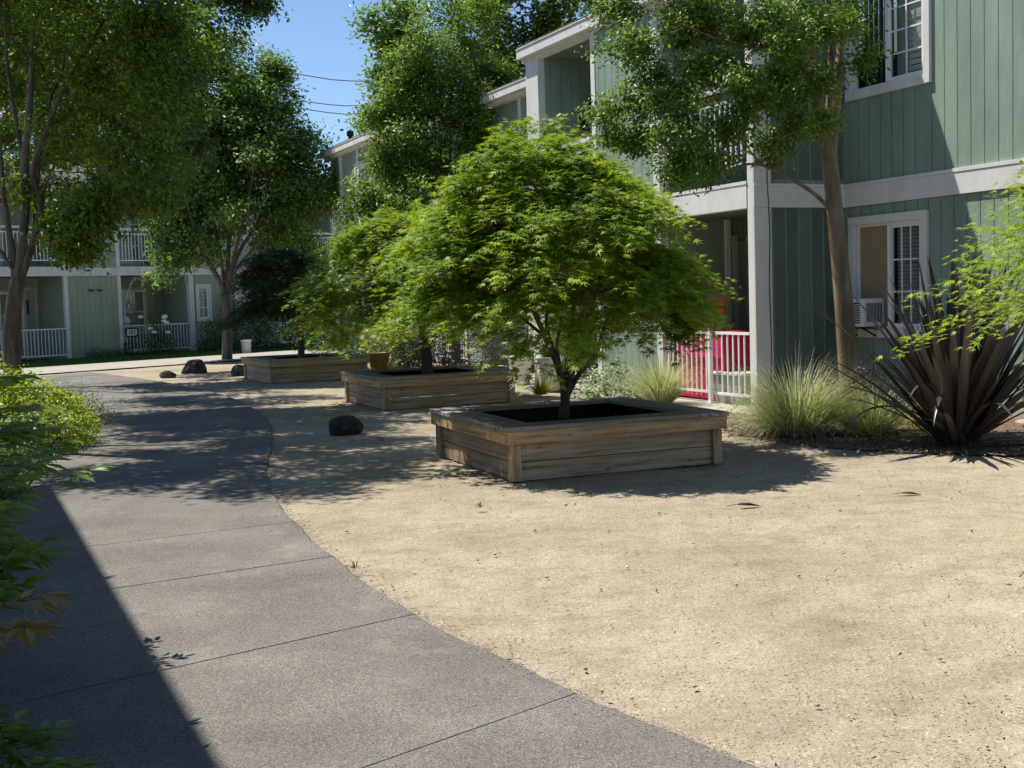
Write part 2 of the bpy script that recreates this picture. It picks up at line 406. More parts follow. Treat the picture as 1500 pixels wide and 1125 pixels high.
def blobs(rng, spec, noise=None, thr=-9, power=0.45, clump=0.34, per=7):
    """twig-cluster centres: small boughs (per clusters each) spread through ellipsoids, thinned by noise so gaps stay open"""
    out = []
    for (c, r, n) in spec:
        c = np.asarray(c, float); r = np.asarray(r if hasattr(r, "__len__") else (r, r, r), float)
        k = max(3, int(n / per * 1.9))
        d = nrm(rng.normal(size=(k, 3))) * (rng.uniform(0, 1, (k, 1)) ** power)
        b = c + d * r
        if noise is not None: b = b[noise(b) > thr]
        b = b[:max(3, int(n / per * 1.15))]
        cr_ = clump * min(1.0, float(np.mean(r)) / 0.8) * rng.uniform(0.55, 1.25, (len(b), 1, 1))
        q = rng.normal(size=(len(b), per, 3)) * np.array([1, 1, 0.62])
        out.append((b[:, None, :] + q * cr_ * 0.62).reshape(-1, 3))
    return np.vstack(out)

def scatter(rng, C, ctr, n, sig, size, flat=0.6, droop=0.25, up=0.7, tint_sp=0.3):
    k = len(C)
    idx = np.repeat(np.arange(k), n)
    P = C[idx] + rng.normal(size=(k * n, 3)) * np.array([sig, sig, sig * flat])
    out = nrm(C - ctr)[idx]
    N = nrm(np.array([0, 0, up]) + 0.55 * out + rng.normal(size=P.shape) * 0.5)
    A = nrm(out * 0.5 + rng.normal(size=P.shape) * 0.8 + np.array([0, 0, -droop]))
    A = nrm(A - (A * N).sum(1, keepdims=True) * N * 0.8)
    S = size * rng.uniform(0.65, 1.25, len(P))
    ct = rng.uniform(0.2, 0.8, k)[idx]
    tint = np.clip(ct + rng.normal(size=len(P)) * tint_sp, 0, 1)
    return P, A, N, S, tint

def skeleton(rng, limbs, targets, step=0.16, twig=0.004, thick=0.016, zpen=0.9):
    """limbs: [(pts, r0, r1)]; branches grow from them to every target. returns list of (P, R)"""
    segs = []; NP = []; NR = []; ND = []
    for (pts, r0, r1) in limbs:
        P = smooth_path(pts, step)
        t = np.linspace(0, 1, len(P)); R = r0 * (1 - t) + r1 * t
        segs.append((P, R)); NP.append(P); NR.append(R); ND.append(nrm(np.gradient(P, axis=0)))
    NP = np.vstack(NP); NR = np.concatenate(NR); ND = np.vstack(ND)
    if len(targets):
        d0 = np.array([np.min(np.linalg.norm(NP - t, axis=1)) for t in targets])
        for i in np.argsort(d0):
            t = targets[i]
            d = np.linalg.norm(NP - t, axis=1)
            cost = d + zpen * np.maximum(0, NP[:, 2] - t[2] + 0.05) + np.where(NR < 0.005, 0.25, 0)
            j = int(np.argmin(cost)); L = d[j]
            if L < 0.08: continue
            p = NP[j]
            mid = p + ND[j] * L * 0.35 + (t - p) * 0.22 + rng.normal(size=3) * 0.05 * L + np.array([0, 0, 0.06 * L])
            m_ = max(3, int(L / step) + 2)
            q = np.linspace(0, 1, m_)[:, None]
            P = (1 - q) ** 2 * p + 2 * q * (1 - q) * mid + q ** 2 * t
            r0 = min(NR[j] * 0.72, twig + thick * L)
            R = np.linspace(r0, twig * 0.6, m_)
            segs.append((P, R)); NP = np.vstack([NP, P[1:]]); NR = np.concatenate([NR, R[1:]]); ND = np.vstack([ND, nrm(np.gradient(P, axis=0))[1:]])
    return segs

def tubes(name, segs, mat, parent, n=6, wob=None):
    V = []; F = []; b = 0
    for P, R in segs:
        k = 10 if R[0] > 0.05 else (n if R[0] > 0.012 else 4)
        v, f = tube_arrays(P, R, k)
        if R[0] > 0.05 and wob is not None:
            c = np.repeat(P, k, 0); s_ = 1 + 0.5 * wob(v * np.array([7, 7, 2.2]))[:, None] * 0.22
            v = c + (v - c) * s_
        V.append(v); F.append(f + b); b += len(v)
    V = np.vstack(V); F = np.vstack(F)
    return mesh_np(name, V, F.ravel(), np.arange(len(F)) * 4, mat, parent, True)

def tree(name, base, limbs, C, ctr, seed, n, sig, size, tmpl, lmat, bmat, label, cat="tree", ntarget=220, flat=0.6, droop=0.25, thick=0.016, trunkname="trunk"):
    rng = np.random.default_rng(seed)
    base = np.asarray(base, float)
    root = empty(name, base, label=label, cat=cat)
    tg = C[rng.permutation(len(C))[:ntarget]]
    segs = skeleton(rng, limbs, tg, thick=thick)
    segs = [(P - base, R) for P, R in segs]
    tubes(trunkname, segs, bmat, root, 6, Noise3(rng))
    P, A, N, S, t = scatter(rng, C, np.asarray(ctr, float), n, sig, size, flat, droop)
    leaves("crown", P - base, A, N, S, t, tmpl, lmat, root)
    return root

def shrub(name, x, y, z, rx, ry, rz, n, size, tmpl, mat, label, seed, cat="shrub", sig=0.07, per=14, stems=14, stemmat="bark_grey", up=0.7, shell=0.4):
    rng = np.random.default_rng(seed)
    root = empty(name, (x, y, z), label=label, cat=cat)
    k = max(20, n // per)
    d = nrm(rng.normal(size=(k, 3))); d[:, 2] = np.abs(d[:, 2]) * 1.1 - 0.12
    nz = Noise3(rng, 10, 1.5, 4.5)
    C = d * np.array([rx, ry, rz]) * (rng.uniform(0.25, 1, (k, 1)) ** shell) * (1 + 0.16 * nz(d * 2))[:, None]
    C[:, 2] = np.maximum(C[:, 2], 0.03)
    P, A, N, S, t = scatter(rng, C, np.array([0, 0, -0.1]), per, sig, size, 0.8, 0.1, up)
    P[:, 2] = np.maximum(P[:, 2], 0.015)
    leaves("foliage", P, A, N, S, t, tmpl, MAT[mat], root)
    if stems:
        segs = []
        for q in C[rng.permutation(k)[:stems]]:
            a = np.array([q[0] * 0.12, q[1] * 0.12, -0.03])
            pts = np.array([a, a * 0.5 + q * 0.5 + [0, 0, 0.08 * rz], q])
            PP = smooth_path(pts, 0.12); segs.append((PP, np.linspace(0.012, 0.004, len(PP))))
        tubes("stem", segs, MAT[stemmat], root, 5)
    return root

def blades(name, rng, n, L, W, spread, mat, parent=None, arch=0.6, base_r=0.12, seg=7, stiff=0.0, zoff=0.0):
    """arching strap leaves from a common base, folded along the midrib"""
    th = rng.uniform(0, 6.283, n); inc = rng.uniform(0.05, spread, n)
    l = L * rng.uniform(0.55, 1.08, n); w = W * rng.uniform(0.7, 1.2, n)
    br = base_r * np.sqrt(rng.uniform(0, 1, n)); b0 = np.stack([br * np.cos(th), br * np.sin(th), np.zeros(n) + zoff], 1)
    out = np.stack([np.cos(th), np.sin(th), np.zeros(n)], 1)
    sidev = np.stack([-np.sin(th), np.cos(th), np.zeros(n)], 1)
    V = np.zeros((n, seg, 3, 3))
    cur = b0.copy(); ang = inc.copy()
    bend = arch * rng.uniform(0.3, 1.3, n)
    for k in range(seg):
        t = k / (seg - 1)
        ww = w * (0.75 + 0.5 * t) * (1 - t ** 3) if stiff else w * (1 - t ** 1.6)
        ww = np.maximum(ww, 0.0006)
        dirv = out * np.sin(ang)[:, None] + np.array([0, 0, 1]) * np.cos(ang)[:, None]
        nv = np.cross(dirv, sidev)
        V[:, k, 0] = cur - sidev * ww[:, None] * 0.5 + nv * ww[:, None] * 0.16
        V[:, k, 1] = cur
        V[:, k, 2] = cur + sidev * ww[:, None] * 0.5 + nv * ww[:, None] * 0.16
        cur = cur + dirv * (l / (seg - 1))[:, None]
        ang = np.minimum(ang + bend * (1.6 / seg) * (0.35 + 1.6 * t), 2.9)
    V[..., 2] = np.maximum(V[..., 2], 0.006)
    idx = np.arange(n * seg * 3).reshape(n, seg, 3)
    F = np.concatenate([np.stack([idx[:, :-1, j], idx[:, :-1, j + 1], idx[:, 1:, j + 1], idx[:, 1:, j]], -1).reshape(-1, 4) for j in (0, 1)])
    tint = np.tile(np.repeat(rng.uniform(0, 1, n), seg - 1), 2)
    return mesh_np(name, V.reshape(-1, 3), F.ravel(), np.arange(len(F)) * 4, mat, parent, False, tint)

# ------------------------------------------------------------------ ground, path, lawn, beds
def ragged(poly, amp, step=0.16, seed=1):
    rng = np.random.default_rng(seed); out = []
    for a, b in zip(poly, poly[1:] + poly[:1]):
        a = np.array(a); b = np.array(b); m_ = max(1, int(np.linalg.norm(b - a) / step))
        for i in range(m_): out.append(tuple(a + (b - a) * i / m_ + rng.normal(size=2) * amp))
    return out
def sheet(name, poly, z, mat, kind="structure"):
    me = bpy.data.meshes.new(name)
    bm = bmesh.new()
    f = bm.faces.new([bm.verts.new((x, y, z)) for x, y in poly])
    if f.normal.z < 0: f.normal_flip()
    bm.to_mesh(me); bm.free()
    return tag(link(name, me, mat), kind=kind)

# finer gravel near the camera with real undulation, wide sheet to the horizon
def ground():
    rng = np.random.default_rng(3)
    xs = np.concatenate([np.array([-900, -300, -120, -60, -35, -22]), np.arange(-16, 10.01, 0.2), np.array([14, 22, 35, 60, 120, 300, 900])])
    ys = np.concatenate([np.array([-900, -200, -60, -20, -6, 0]), np.arange(2, 34.01, 0.2), np.array([38, 46, 60, 90, 160, 400, 1500])])
    X, Y = np.meshgrid(xs, ys)
    nz = Noise3(rng, 26, 0.8, 5.0); nz2 = Noise3(rng, 26, 5, 14)
    Pn = np.stack([X.ravel(), Y.ravel(), np.zeros(X.size)], 1)
    Z = 0.012 * nz(Pn) + 0.006 * nz2(Pn) - 0.012
    Z = np.where((np.abs(Pn[:, 0]) < 16) & (Pn[:, 1] > 2) & (Pn[:, 1] < 34), np.minimum(Z, 0.02), -0.02)
    Pn[:, 2] = Z
    ny, nx = X.shape
    i = np.arange(ny - 1)[:, None] * nx + np.arange(nx - 1)[None, :]
    F = np.stack([i, i + 1, i + nx + 1, i + nx], -1).reshape(-1, 4)
    return tag(mesh_np("gravel_ground", Pn, F.ravel(), np.arange(len(F)) * 4, MAT["gravel"], None, True), kind="structure")
ground()

PATH_R = np.array([(3.2, 0.4), (2.3, 1.6), (1.42, 2.85), (0.73, 3.81), (0.23, 4.55), (-0.5, 5.79), (-1.11, 7.19), (-1.59, 8.49), (-1.98, 9.75), (-2.32, 11.19), (-2.6, 12.77), (-2.86, 14.2), (-3.22, 15.8), (-3.85, 17.9), (-4.65, 20.0), (-5.7, 22.2), (-7.0, 24.6), (-8.6, 27.2), (-10.4, 29.8)])
def path():
    R3 = smooth_path(np.c_[PATH_R, np.zeros(len(PATH_R))], 0.12)[:, :2]
    T = nrm(np.gradient(R3, axis=0)); Lf = np.c_[-T[:, 1], T[:, 0]]
    w = 2.3
    L3 = R3 + Lf * w
    s = np.concatenate([[0], np.cumsum(np.linalg.norm(np.diff(R3, axis=0), axis=1))])
    def s_at(p): return s[np.argmin(np.linalg.norm(R3 - np.array(p), axis=1))]
    joints = [(s_at((0.23, 4.55)), 0.009), (s_at((-0.5, 5.79)), 0.014), (s_at((-1.11, 7.19)), 0.009), (s_at((-1.59, 8.4)), 0.01), (s_at((-2.25, 10.9)), 0.016)]
    q = joints[-1][0]
    while q < s[-1] - 2: q += 1.5; joints.append((q, 0.006))
    joints = [(joints[0][0] - 1.5, 0.006), (joints[0][0] - 3, 0.006)] + joints
    joints.sort()
    edges = [0.0] + [j[0] for j in joints] + [s[-1]]
    half = [0] + [j[1] / 2 for j in joints] + [0]
    rng = np.random.default_rng(5)
    mb = MB()
    def at(A, q): return np.array([np.interp(q, s, A[:, 0]), np.interp(q, s, A[:, 1])])
    for k in range(len(edges) - 1):
        a = edges[k] + half[k]; b = edges[k + 1] - half[k + 1]
        qs = np.linspace(a, b, max(3, int((b - a) / 0.12)))
        vs = []; top = 0.024 + rng.uniform(-0.002, 0.002)
        for q in qs:
            r = at(R3, q); l = at(L3, q - 0.35 * min(1, q / 3)); ed = 0.009 * math.sin(q * 5.3) + 0.005 * math.sin(q * 19.1)
            d = (l - r) / np.linalg.norm(l - r); r = r + d * ed
            vs += [(r[0], r[1], -0.06), (r[0], r[1], top - 0.012), (r[0] + d[0] * .02, r[1] + d[1] * .02, top), (l[0], l[1], top), (l[0], l[1], -0.06)]
        fs = []
        n = len(qs)
        for i in range(n - 1):
            for j in range(4): fs.append((i * 5 + j, i * 5 + j + 1, (i + 1) * 5 + j + 1, (i + 1) * 5 + j))
        fs.append(tuple(range(5))); fs.append(tuple((n - 1) * 5 + j for j in (4, 3, 2, 1, 0)))
        mb.add(vs, fs)
    o = mb.build("path", MAT["concrete"])
    return tag(o, kind="structure"), R3, L3, s
_, PR3, PL3, PS = path()

# left building frame and the cross path in front of it
G_AZ = math.radians(42.1)
G = np.array([math.sin(G_AZ), math.cos(G_AZ)]); GO = np.array([G[1], -G[0]])       # GO points out towards the court
P0 = np.array([-13.98, 38.09])
def LB(s, o): return tuple(P0 + G * s + GO * o)
sheet("cross_path", [LB(-14, 6.9), LB(5.5, 7.3), LB(9.5, 5.0), LB(9.0, 3.2), LB(-14, 3.3)], 0.018, MAT["pale_concrete"])
sheet("lawn", [LB(-14, 3.28), LB(8.9, 3.18), LB(14.6, 3.4), LB(14.6, -0.05), LB(-14, -0.05)], 0.012, MAT["lawn"])
BED = [(2.75, 15.0), (2.35, 13.3), (2.7, 12.1), (3.4, 11.2), (4.3, 10.75), (5.6, 10.5), (7.4, 10.0), (9.5, 9.4), (9.5, 14), (3.6, 15.6)]
sheet("planting_bed", ragged(BED, .06), 0.002, MAT["mulch"])
sheet("left_planting_bed", [(-1.9, 2.4), (-2.0, 4.2), (-2.75, 5.7), (-3.6, 7.6), (-4.45, 9.8), (-5.0, 12.0), (-5.4, 14.0), (-6.3, 16.8), (-8.0, 20.6), (-11.6, 27.0), (-16, 24), (-9, 8), (-4.5, 2.0)], 0.022, MAT["mulch"])

# ------------------------------------------------------------------ building kit (local frame: x along the facade, y outwards, z up)
PITCH_B = 0.2032
def siding(parent, rects, mat="siding", name="wall"):
    """grooved plywood siding. rect: (ax, ay, bx, by, z0, z1): wall from a to b, outward side is to the RIGHT of a->b"""
    mb = MB()
    for (ax, ay, bx, by, z0, z1) in rects:
        L = math.hypot(bx - ax, by - ay); tx, ty = (bx - ax) / L, (by - ay) / L; nx, ny = ty, -tx
        prof = [(0.0, 0.0)]; g = 0.0055; dp = 0.012
        q = PITCH_B * 0.5
        while q < L - 0.03:
            prof += [(q - g, 0), (q - g * 0.8, -dp), (q + g * 0.8, -dp), (q + g, 0)]; q += PITCH_B
        prof.append((L, 0.0))
        vs = []
        for (d, o) in prof:
            x, y = ax + tx * d + nx * o, ay + ty * d + ny * o
            vs += [(x, y, z0), (x, y, z1)]
        fs = [(2 * i, 2 * i + 2, 2 * i + 3, 2 * i + 1) for i in range(len(prof) - 1)]
        mb.add(vs, fs)
        c = [(ax + nx * -0.014, ay + ny * -0.014), (bx + nx * -0.014, by + ny * -0.014), (bx + nx * -0.11, by + ny * -0.11), (ax + nx * -0.11, ay + ny * -0.11)]
        mb.add([(x, y, z0 + 0.001) for x, y in c] + [(x, y, z1 - 0.001) for x, y in c], [(0, 1, 2, 3), (4, 7, 6, 5), (0, 4, 5, 1), (1, 5, 6, 2), (2, 6, 7, 3), (3, 7, 4, 0)])
    return mb.build(name, MAT[mat], parent)

def wall_y(parent, x0, x1, y, z0, z1, holes=(), mat="siding", name="wall"):
    """wall in the plane y facing +y with rectangular holes (hx0,hx1,hz0,hz1)"""
    xs = sorted({x0, x1, *[h[0] for h in holes], *[h[1] for h in holes]})
    rects = []
    for a, b in zip(xs[:-1], xs[1:]):
        hs = [h for h in holes if h[0] <= a + 1e-6 and h[1] >= b - 1e-6]
        zc = z0
        for h in sorted(hs, key=lambda h: h[2]):
            if h[2] > zc: rects.append((b, y, a, y, zc, h[2]))
            zc = h[3]
        if zc < z1: rects.append((b, y, a, y, zc, z1))
    return siding(parent, rects, mat, name)

def boxes(parent, name, bs, mat, bevel=0.0):
    if name in ("post", "ceiling", "bay_wall", "corner_board", "balcony_deck", "header", "patio_slab", "end_wall") and len(bs) > 1:
        for b in bs: boxes(parent, name, [b], mat, bevel)
        return None
    mb = MB()
    for b in bs: mb.box(*b)
    return mb.build(name, MAT[mat], parent, bevel)

def railing(parent, x0, x1, y, z, top=0.84, cap=False, name="railing", step=0.115, posts=()):
    bs = [(x0, x1, y - 0.02, y + 0.02, z + top - 0.035, z + top), (x0, x1, y - 0.016, y + 0.016, z, z + 0.035)]
    k = int((x1 - x0) / step)
    for i in range(1, k):
        x = x0 + (x1 - x0) * i / k
        bs.append((x - 0.009, x + 0.009, y - 0.009, y + 0.009, z + 0.036, z + top - 0.036))
    for p in posts: bs.append((p - 0.026, p + 0.026, y + 0.021, y + 0.073, 0.03, z + top + 0.05)); bs.append((p - 0.06, p + 0.06, y - 0.01, y + 0.11, 0.03, 0.045))
    r = boxes(parent, name, bs, "vinyl")
    if cap: boxes(r, "handrail", [(x0 - 0.0, x1, y - 0.03, y + 0.06, z + top + 0.1, z + top + 0.17)], "trim")
    return r

def pane(parent, x0, x1, y, z0, z1):
    return MB().add([(x0, y, z0), (x1, y, z0), (x1, y, z1), (x0, y, z1)], [(3, 2, 1, 0)]).build("pane", MAT["glass"], parent)
def slider(parent, x0, x1, y, z0, z1, out=1, name="patio_door"):
    """sliding glass door on a wall in plane y (facing +y)"""
    t = 0.09
    d = boxes(parent, name, [(x0, x0 + t, y, y + 0.05, z0, z1), (x1 - t, x1, y, y + 0.05, z0, z1), (x0 + t, x1 - t, y, y + 0.05, z1 - t, z1), (x0 + t, x1 - t, y, y + 0.03, z0, z0 + 0.06)], "door_trim")
    xm = (x0 + x1) / 2
    fr = []
    for a, b, yy in ((x0 + t, xm + 0.03, y + 0.004), (xm - 0.03, x1 - t, y + 0.034)):
        zb = z0 + 0.06
        fr += [(a, a + 0.06, yy, yy + 0.028, zb, z1 - t), (b - 0.06, b, yy, yy + 0.028, zb, z1 - t), (a + 0.06, b - 0.06, yy, yy + 0.028, z1 - t - 0.06, z1 - t), (a + 0.06, b - 0.06, yy, yy + 0.028, zb, zb + 0.09),
               (a + 0.06, b - 0.06, yy + 0.008, yy + 0.02, z0 + 1.42, z0 + 1.45), (a + 0.06, b - 0.06, yy + 0.008, yy + 0.02, z0 + 0.7, z0 + 0.73)]
    boxes(d, "sash", fr, "vinyl")
    for q in ((x0 + t + 0.06, xm - 0.03, y + 0.016, z0 + 0.15, z1 - t - 0.06), (xm + 0.03, x1 - t - 0.06, y + 0.047, z0 + 0.15, z1 - t - 0.06)): pane(d, *q)
    boxes(d, "curtain", [(x0 + t, x0 + (x1 - x0) * 0.32, y - 0.05, y - 0.03, z0, z1 - t)], "curtain")
    return d

def window(parent, x0, x1, y, z0, z1, cas=0.105, cols=2, rows=3, blind="blind", name="window", left_open=False):
    """cased window on plane y facing +y; wall must have a hole of the casing's inner size"""
    p = 0.042
    w = boxes(parent, name, [(x0, x0 + cas, y - 0.01, y + p, z0 + cas, z1 - cas), (x1 - cas, x1, y - 0.01, y + p, z0 + cas, z1 - cas), (x0, x1, y - 0.01, y + p + 0.003, z1 - cas, z1), (x0, x1, y - 0.01, y + p + 0.003, z0, z0 + cas)], "trim", 0.004)
    a, b, c, d = x0 + cas, x1 - cas, z0 + cas, z1 - cas
    f = 0.035
    boxes(w, "frame", [(a, a + f, y - 0.06, y - 0.012, c, d), (b - f, b, y - 0.06, y - 0.012, c, d), (a + f, b - f, y - 0.06, y - 0.012, d - f, d), (a + f, b - f, y - 0.06, y - 0.012, c, c + f)], "vinyl")
    return w, (a + f, b - f, c + f, d - f)

def sash(w, a, b, c, d, y, cols, rows, glass=True, fr=0.04):
    bs = [(a, a + fr, y - 0.025, y, c, d), (b - fr, b, y - 0.025, y, c, d), (a + fr, b - fr, y - 0.025, y, d - fr, d), (a + fr, b - fr, y - 0.025, y, c, c + fr)]
    for i in range(1, cols):
        x = a + fr + (b - a - 2 * fr) * i / cols; bs.append((x - 0.009, x + 0.009, y - 0.02, y - 0.006, c + fr, d - fr))
    for i in range(1, rows):
        z = c + fr + (d - c - 2 * fr) * i / rows; bs.append((a + fr, b - fr, y - 0.019, y - 0.007, z - 0.009, z + 0.009))
    boxes(w, "sash", bs, "vinyl")
    if glass: pane(w, a + fr, b - fr, y - 0.013, c + fr, d - fr)

def blinds(w, a, b, c, d, y, gap=0.05, mat="blind"):
    bs = []
    z = c
    while z < d - 0.01:
        bs.append((a, b, y - 0.012, y, z, z + gap * 0.84)); z += gap
    boxes(w, "blinds", bs, mat)

def lantern(loc, rz, label, parent_rot=None):
    r = empty("wall_lantern", loc, rz, label=label, cat="lantern")
    MB().box(-0.05, 0.05, 0.0, 0.02, -0.09, 0.09).box(-0.012, 0.012, 0.02, 0.11, 0.05, 0.075).build("bracket", MAT["black_metal"], r)
    mb = MB(); mb.lathe([(0.0, 0.2), (0.03, 0.17), (0.11, 0.1), (0.115, 0.085), (0.0, 0.085)], (0, 0.12, 0), 6); mb.lathe([(0, -0.13), (0.065, -0.12), (0.07, -0.1), (0.0, -0.1)], (0, 0.12, 0), 6)
    for i in range(6):
        a = math.pi / 3 * i; mb.tube([(0.07 * math.cos(a), 0.12 + 0.07 * math.sin(a), -0.1), (0.095 * math.cos(a), 0.12 + 0.095 * math.sin(a), 0.085)], 0.007, 4)
    mb.build("lamp_cage", MAT["black_metal"], r)
    mb = MB(); mb.lathe([(0.0, -0.1), (0.06, -0.1), (0.085, 0.08), (0.0, 0.08)], (0, 0.12, 0), 6); mb.build("lamp_glass", MAT["glass"], r)
    return r

# ------------------------------------------------------------------ right-hand apartment building
FA = -0.4356
FV = np.array([math.sin(FA), math.cos(FA)]); FO = np.array([-FV[1], FV[0]])     # FV runs away from the camera, FO out to the court
C01 = np.array([3.15, 15.46])
RB_ROT = math.atan2(FV[1], FV[0])
def RB(x, y, z=0.0):
    p = C01 + FV * x + FO * y
    return (p[0], p[1], z)
rb = empty("apartment_building", RB(0, 0), RB_ROT, label="sage green two-storey apartment building with white trim on the right of the court", cat="building")
REC = -1.49
ZB0, ZB1, ZD, ZE = 2.595, 2.90, 3.05, 5.62
D1 = 1.55
# --- block A : face 0 (y = 0), x 0 .. 6.47
wall_y(rb, 2.36, 4.02, 0, 0.08, ZB0); wall_y(rb, 2.36, 4.02, 0, ZB1, ZE)
boxes(rb, "post", [(-0.012, 0.11, -0.02, 0.012, 0.03, ZE)], "trim", 0.004)
boxes(rb, "corner_board", [(-0.03, -0.0125, -0.26, 0.011, 0.03, ZB0 - 0.001), (-0.03, -0.0125, -0.26, 0.011, ZB1, ZE)], "trim", 0.003)
for a, b in ((2.2, 2.36), (4.02, 4.15), (6.0, 6.47)):
    boxes(rb, "post", [(a, b, -0.12, 0.014, 0.03, ZB0 - 0.001), (a, b, -0.12, 0.014, ZB1 + 0.001, ZE)], "trim", 0.004)
boxes(rb, "beam", [(0.112, 6.47, -0.1, 0.022, ZB0, ZB1)], "trim", 0.004)
boxes(rb, "balcony_deck", [(0.112, 2.2, -D1, 0.03, ZB1 + 0.001, ZB1 + 0.045), (4.15, 6.0, -D1, 0.03, ZB1 + 0.001, ZB1 + 0.045)], "trim")
# bay side and back walls, ceilings (the deck's underside) and floors
def bay(parent, x0, x1, depth, lower=True, upper=True, mat="siding"):
    rs = []
    for ok, z0, z1 in ((lower, 0.06, ZB0 + 0.02), (upper, ZB1 + 0.05, ZE)):
        if not ok: continue
        rs += [(x0, 0 - 0.121, x0, -depth, z0, z1), (x1, -depth, x1, -0.121, z0, z1)]
    # outward (right of a->b): x0 wall faces +x, x1 wall faces -x
    rs = [((a, b, c, d, e, f) if (a == x1) else (a, b, c, d, e, f)) for (a, b, c, d, e, f) in rs]
    fixed = []
    for (ax, ay, bx, by, z0, z1) in rs:
        want = 1 if ax == x0 else -1
        n = 1 if (by - ay) > 0 else -1            # right normal of +y direction is +x
        fixed.append((ax, ay, bx, by, z0, z1) if n == want else (bx, by, ax, ay, z0, z1))
    siding(parent, fixed, mat, "bay_wall")
    zs = [(0.06, ZB0 + 0.02)] * lower + [(ZB1 + 0.05, ZE)] * upper
    siding(parent, [(x1, -depth, x0, -depth, a, b) for a, b in zs], mat, "bay_wall")
    cl = []
    if lower: cl.append((x0, x1, -depth, -0.101, ZB0 + 0.02, ZB1))
    if upper: cl.append((x0, x1, -depth, 0.0, ZE, ZE + 0.03))
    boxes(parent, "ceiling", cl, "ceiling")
bay(rb, 0.11, 2.2, D1); bay(rb, 4.15, 6.0, D1)
railing(rb, 0.115, 1.0, 0.0, 0.15, 0.85, posts=(0.96,)); railing(rb, 1.0, 2.19, 0.0, 0.16, 0.85)
railing(rb, 0.115, 2.19, 0.0, 3.15, 0.88, cap=True); railing(rb, 4.16, 5.99, 0.0, 3.15, 0.72, cap=True)
# door and vertical trims on the bay's far side wall
dr = boxes(rb, "door", [(2.13, 2.199, -1.28, -1.2, 0.06, 2.36), (2.13, 2.199, -1.54, -1.46, 0.06, 2.36)], "door_trim")
boxes(dr, "door_leaf", [(2.17, 2.199, -1.459, -1.281, 0.06, 2.28)], "curtain")
boxes(rb, "downpipe", [(2.15, 2.198, -1.17, -1.09, 0.06, ZB0)], "trim")
mbv = MB(); mbv.lathe([(0.045, 0), (0.055, 0.03), (0.03, 0.035), (0.025, 0.005), (0.0, 0.004)], (0, 0, 0), 16)
vent = mbv.build("dryer_vent", MAT["white_plastic"], rb); vent.rotation_euler = (0, -math.pi / 2, 0); vent.location = (2.199, -0.74, 2.5)
boxes(rb, "patio_slab", [(-0.6, 2.35, -D1, 0.55, -0.05, 0.03), (4.1, 6.0, -D1, 0.4, -0.05, 0.03)], "slab", 0.006)
# --- face 1 : plane x = 0 facing the camera, y REC .. -0.2
siding(rb, [(0, -0.0, 0, REC, 0.1, ZB0 - 0.002), (0, -0.0, 0, REC, ZB1 + 0.001, ZE + 0.2)], "siding")
boxes(rb, "band", [(-0.034, -0.0005, REC + 0.03, 0.011, ZB0, ZB1 - 0.045), (-0.042, -0.0005, REC + 0.03, 0.011, ZB1 - 0.044, ZB1)], "trim", 0.003)
mbc = MB(); mbc.tube(smooth_path(np.array([(-.036, -.2, 5.0), (-.036, -.215, 4.2), (-.036, -.2, 3.2), (-.04, -.195, 2.9), (-.036, -.225, 2.3), (-.036, -.205, 1.6), (-.036, -.22, .9), (-.036, -.2, .1)]), .1), .006, 5)
mbc.build("cable", MAT["dark_plastic"], rb)
# --- face 2 : plane y = REC facing the court, x -9 .. 0
w1 = (-1.50, -0.09, 0.885, 2.455); w2 = (-1.565, -0.06, 3.97, 5.45); ci = 0.105
hole = lambda w: (w[0] + ci, w[1] - ci, w[2] + ci, w[3] - ci)
wall_y(rb, -9.0, 0.0, REC, 0.12, ZB0 - 0.002, [hole(w1)]); wall_y(rb, -9.0, 0.0, REC, ZB1 + 0.001, ZE + 0.2, [hole(w2)])
boxes(rb, "band", [(-9.0, -0.035, REC, REC + 0.034, ZB0, ZB1 - 0.045), (-9.0, -0.043, REC, REC + 0.042, ZB1 - 0.044, ZB1)], "trim", 0.003)
boxes(rb, "foundation", [(-9.0, 0, REC - 0.1, REC + 0.012, -0.05, 0.12), (0.0, 6.4, -0.12, -0.0, -0.05, 0.029)], "slab", 0.005)
W, (a, b, c, d) = window(rb, *w1[:2], REC, *w1[2:])
mid = (a + b) / 2 - 0.04
sash(W, a, mid + 0.02, c, d, REC - 0.015, 3, 3)
blinds(W, a, mid - 0.02, c, d, REC - 0.1, 0.05, "curtain")
boxes(W, "filler_board", [(mid + 0.03, b, REC - 0.055, REC - 0.045, c, d)], "beige")
boxes(W, "meeting_stile", [(mid - 0.01, mid + 0.045, REC - 0.014, REC + 0.01, c, d)], "vinyl")
W2, (a, b, c, d) = window(rb, *w2[:2], REC, *w2[2:])
mid2 = (a + b) / 2 - 0.02
sash(W2, a, mid2 + 0.02, c, d, REC - 0.015, 2, 4)
blinds(W2, a, (a + mid2) / 2 + 0.03, c, d, REC - 0.09, 0.075)
boxes(W2, "curtain", [((a + mid2) / 2 + 0.03, mid2, REC - 0.16, REC - 0.14, c, d)], "curtain")
mb = MB()
k = 12
for i in range(k):
    x = mid2 + 0.04 + (b - mid2 - 0.08) * i / k; mb.box(x, x + (b - mid2) / k * 0.8, REC - 0.13 - 0.02 * (i % 2), REC - 0.115 - 0.02 * (i % 2), c, d)
mb.build("dark_drape", MAT["dark_curtain"], W2)
boxes(W2, "meeting_stile", [(mid2 - 0.01, mid2 + 0.045, REC - 0.014, REC + 0.01, c, d)], "vinyl")
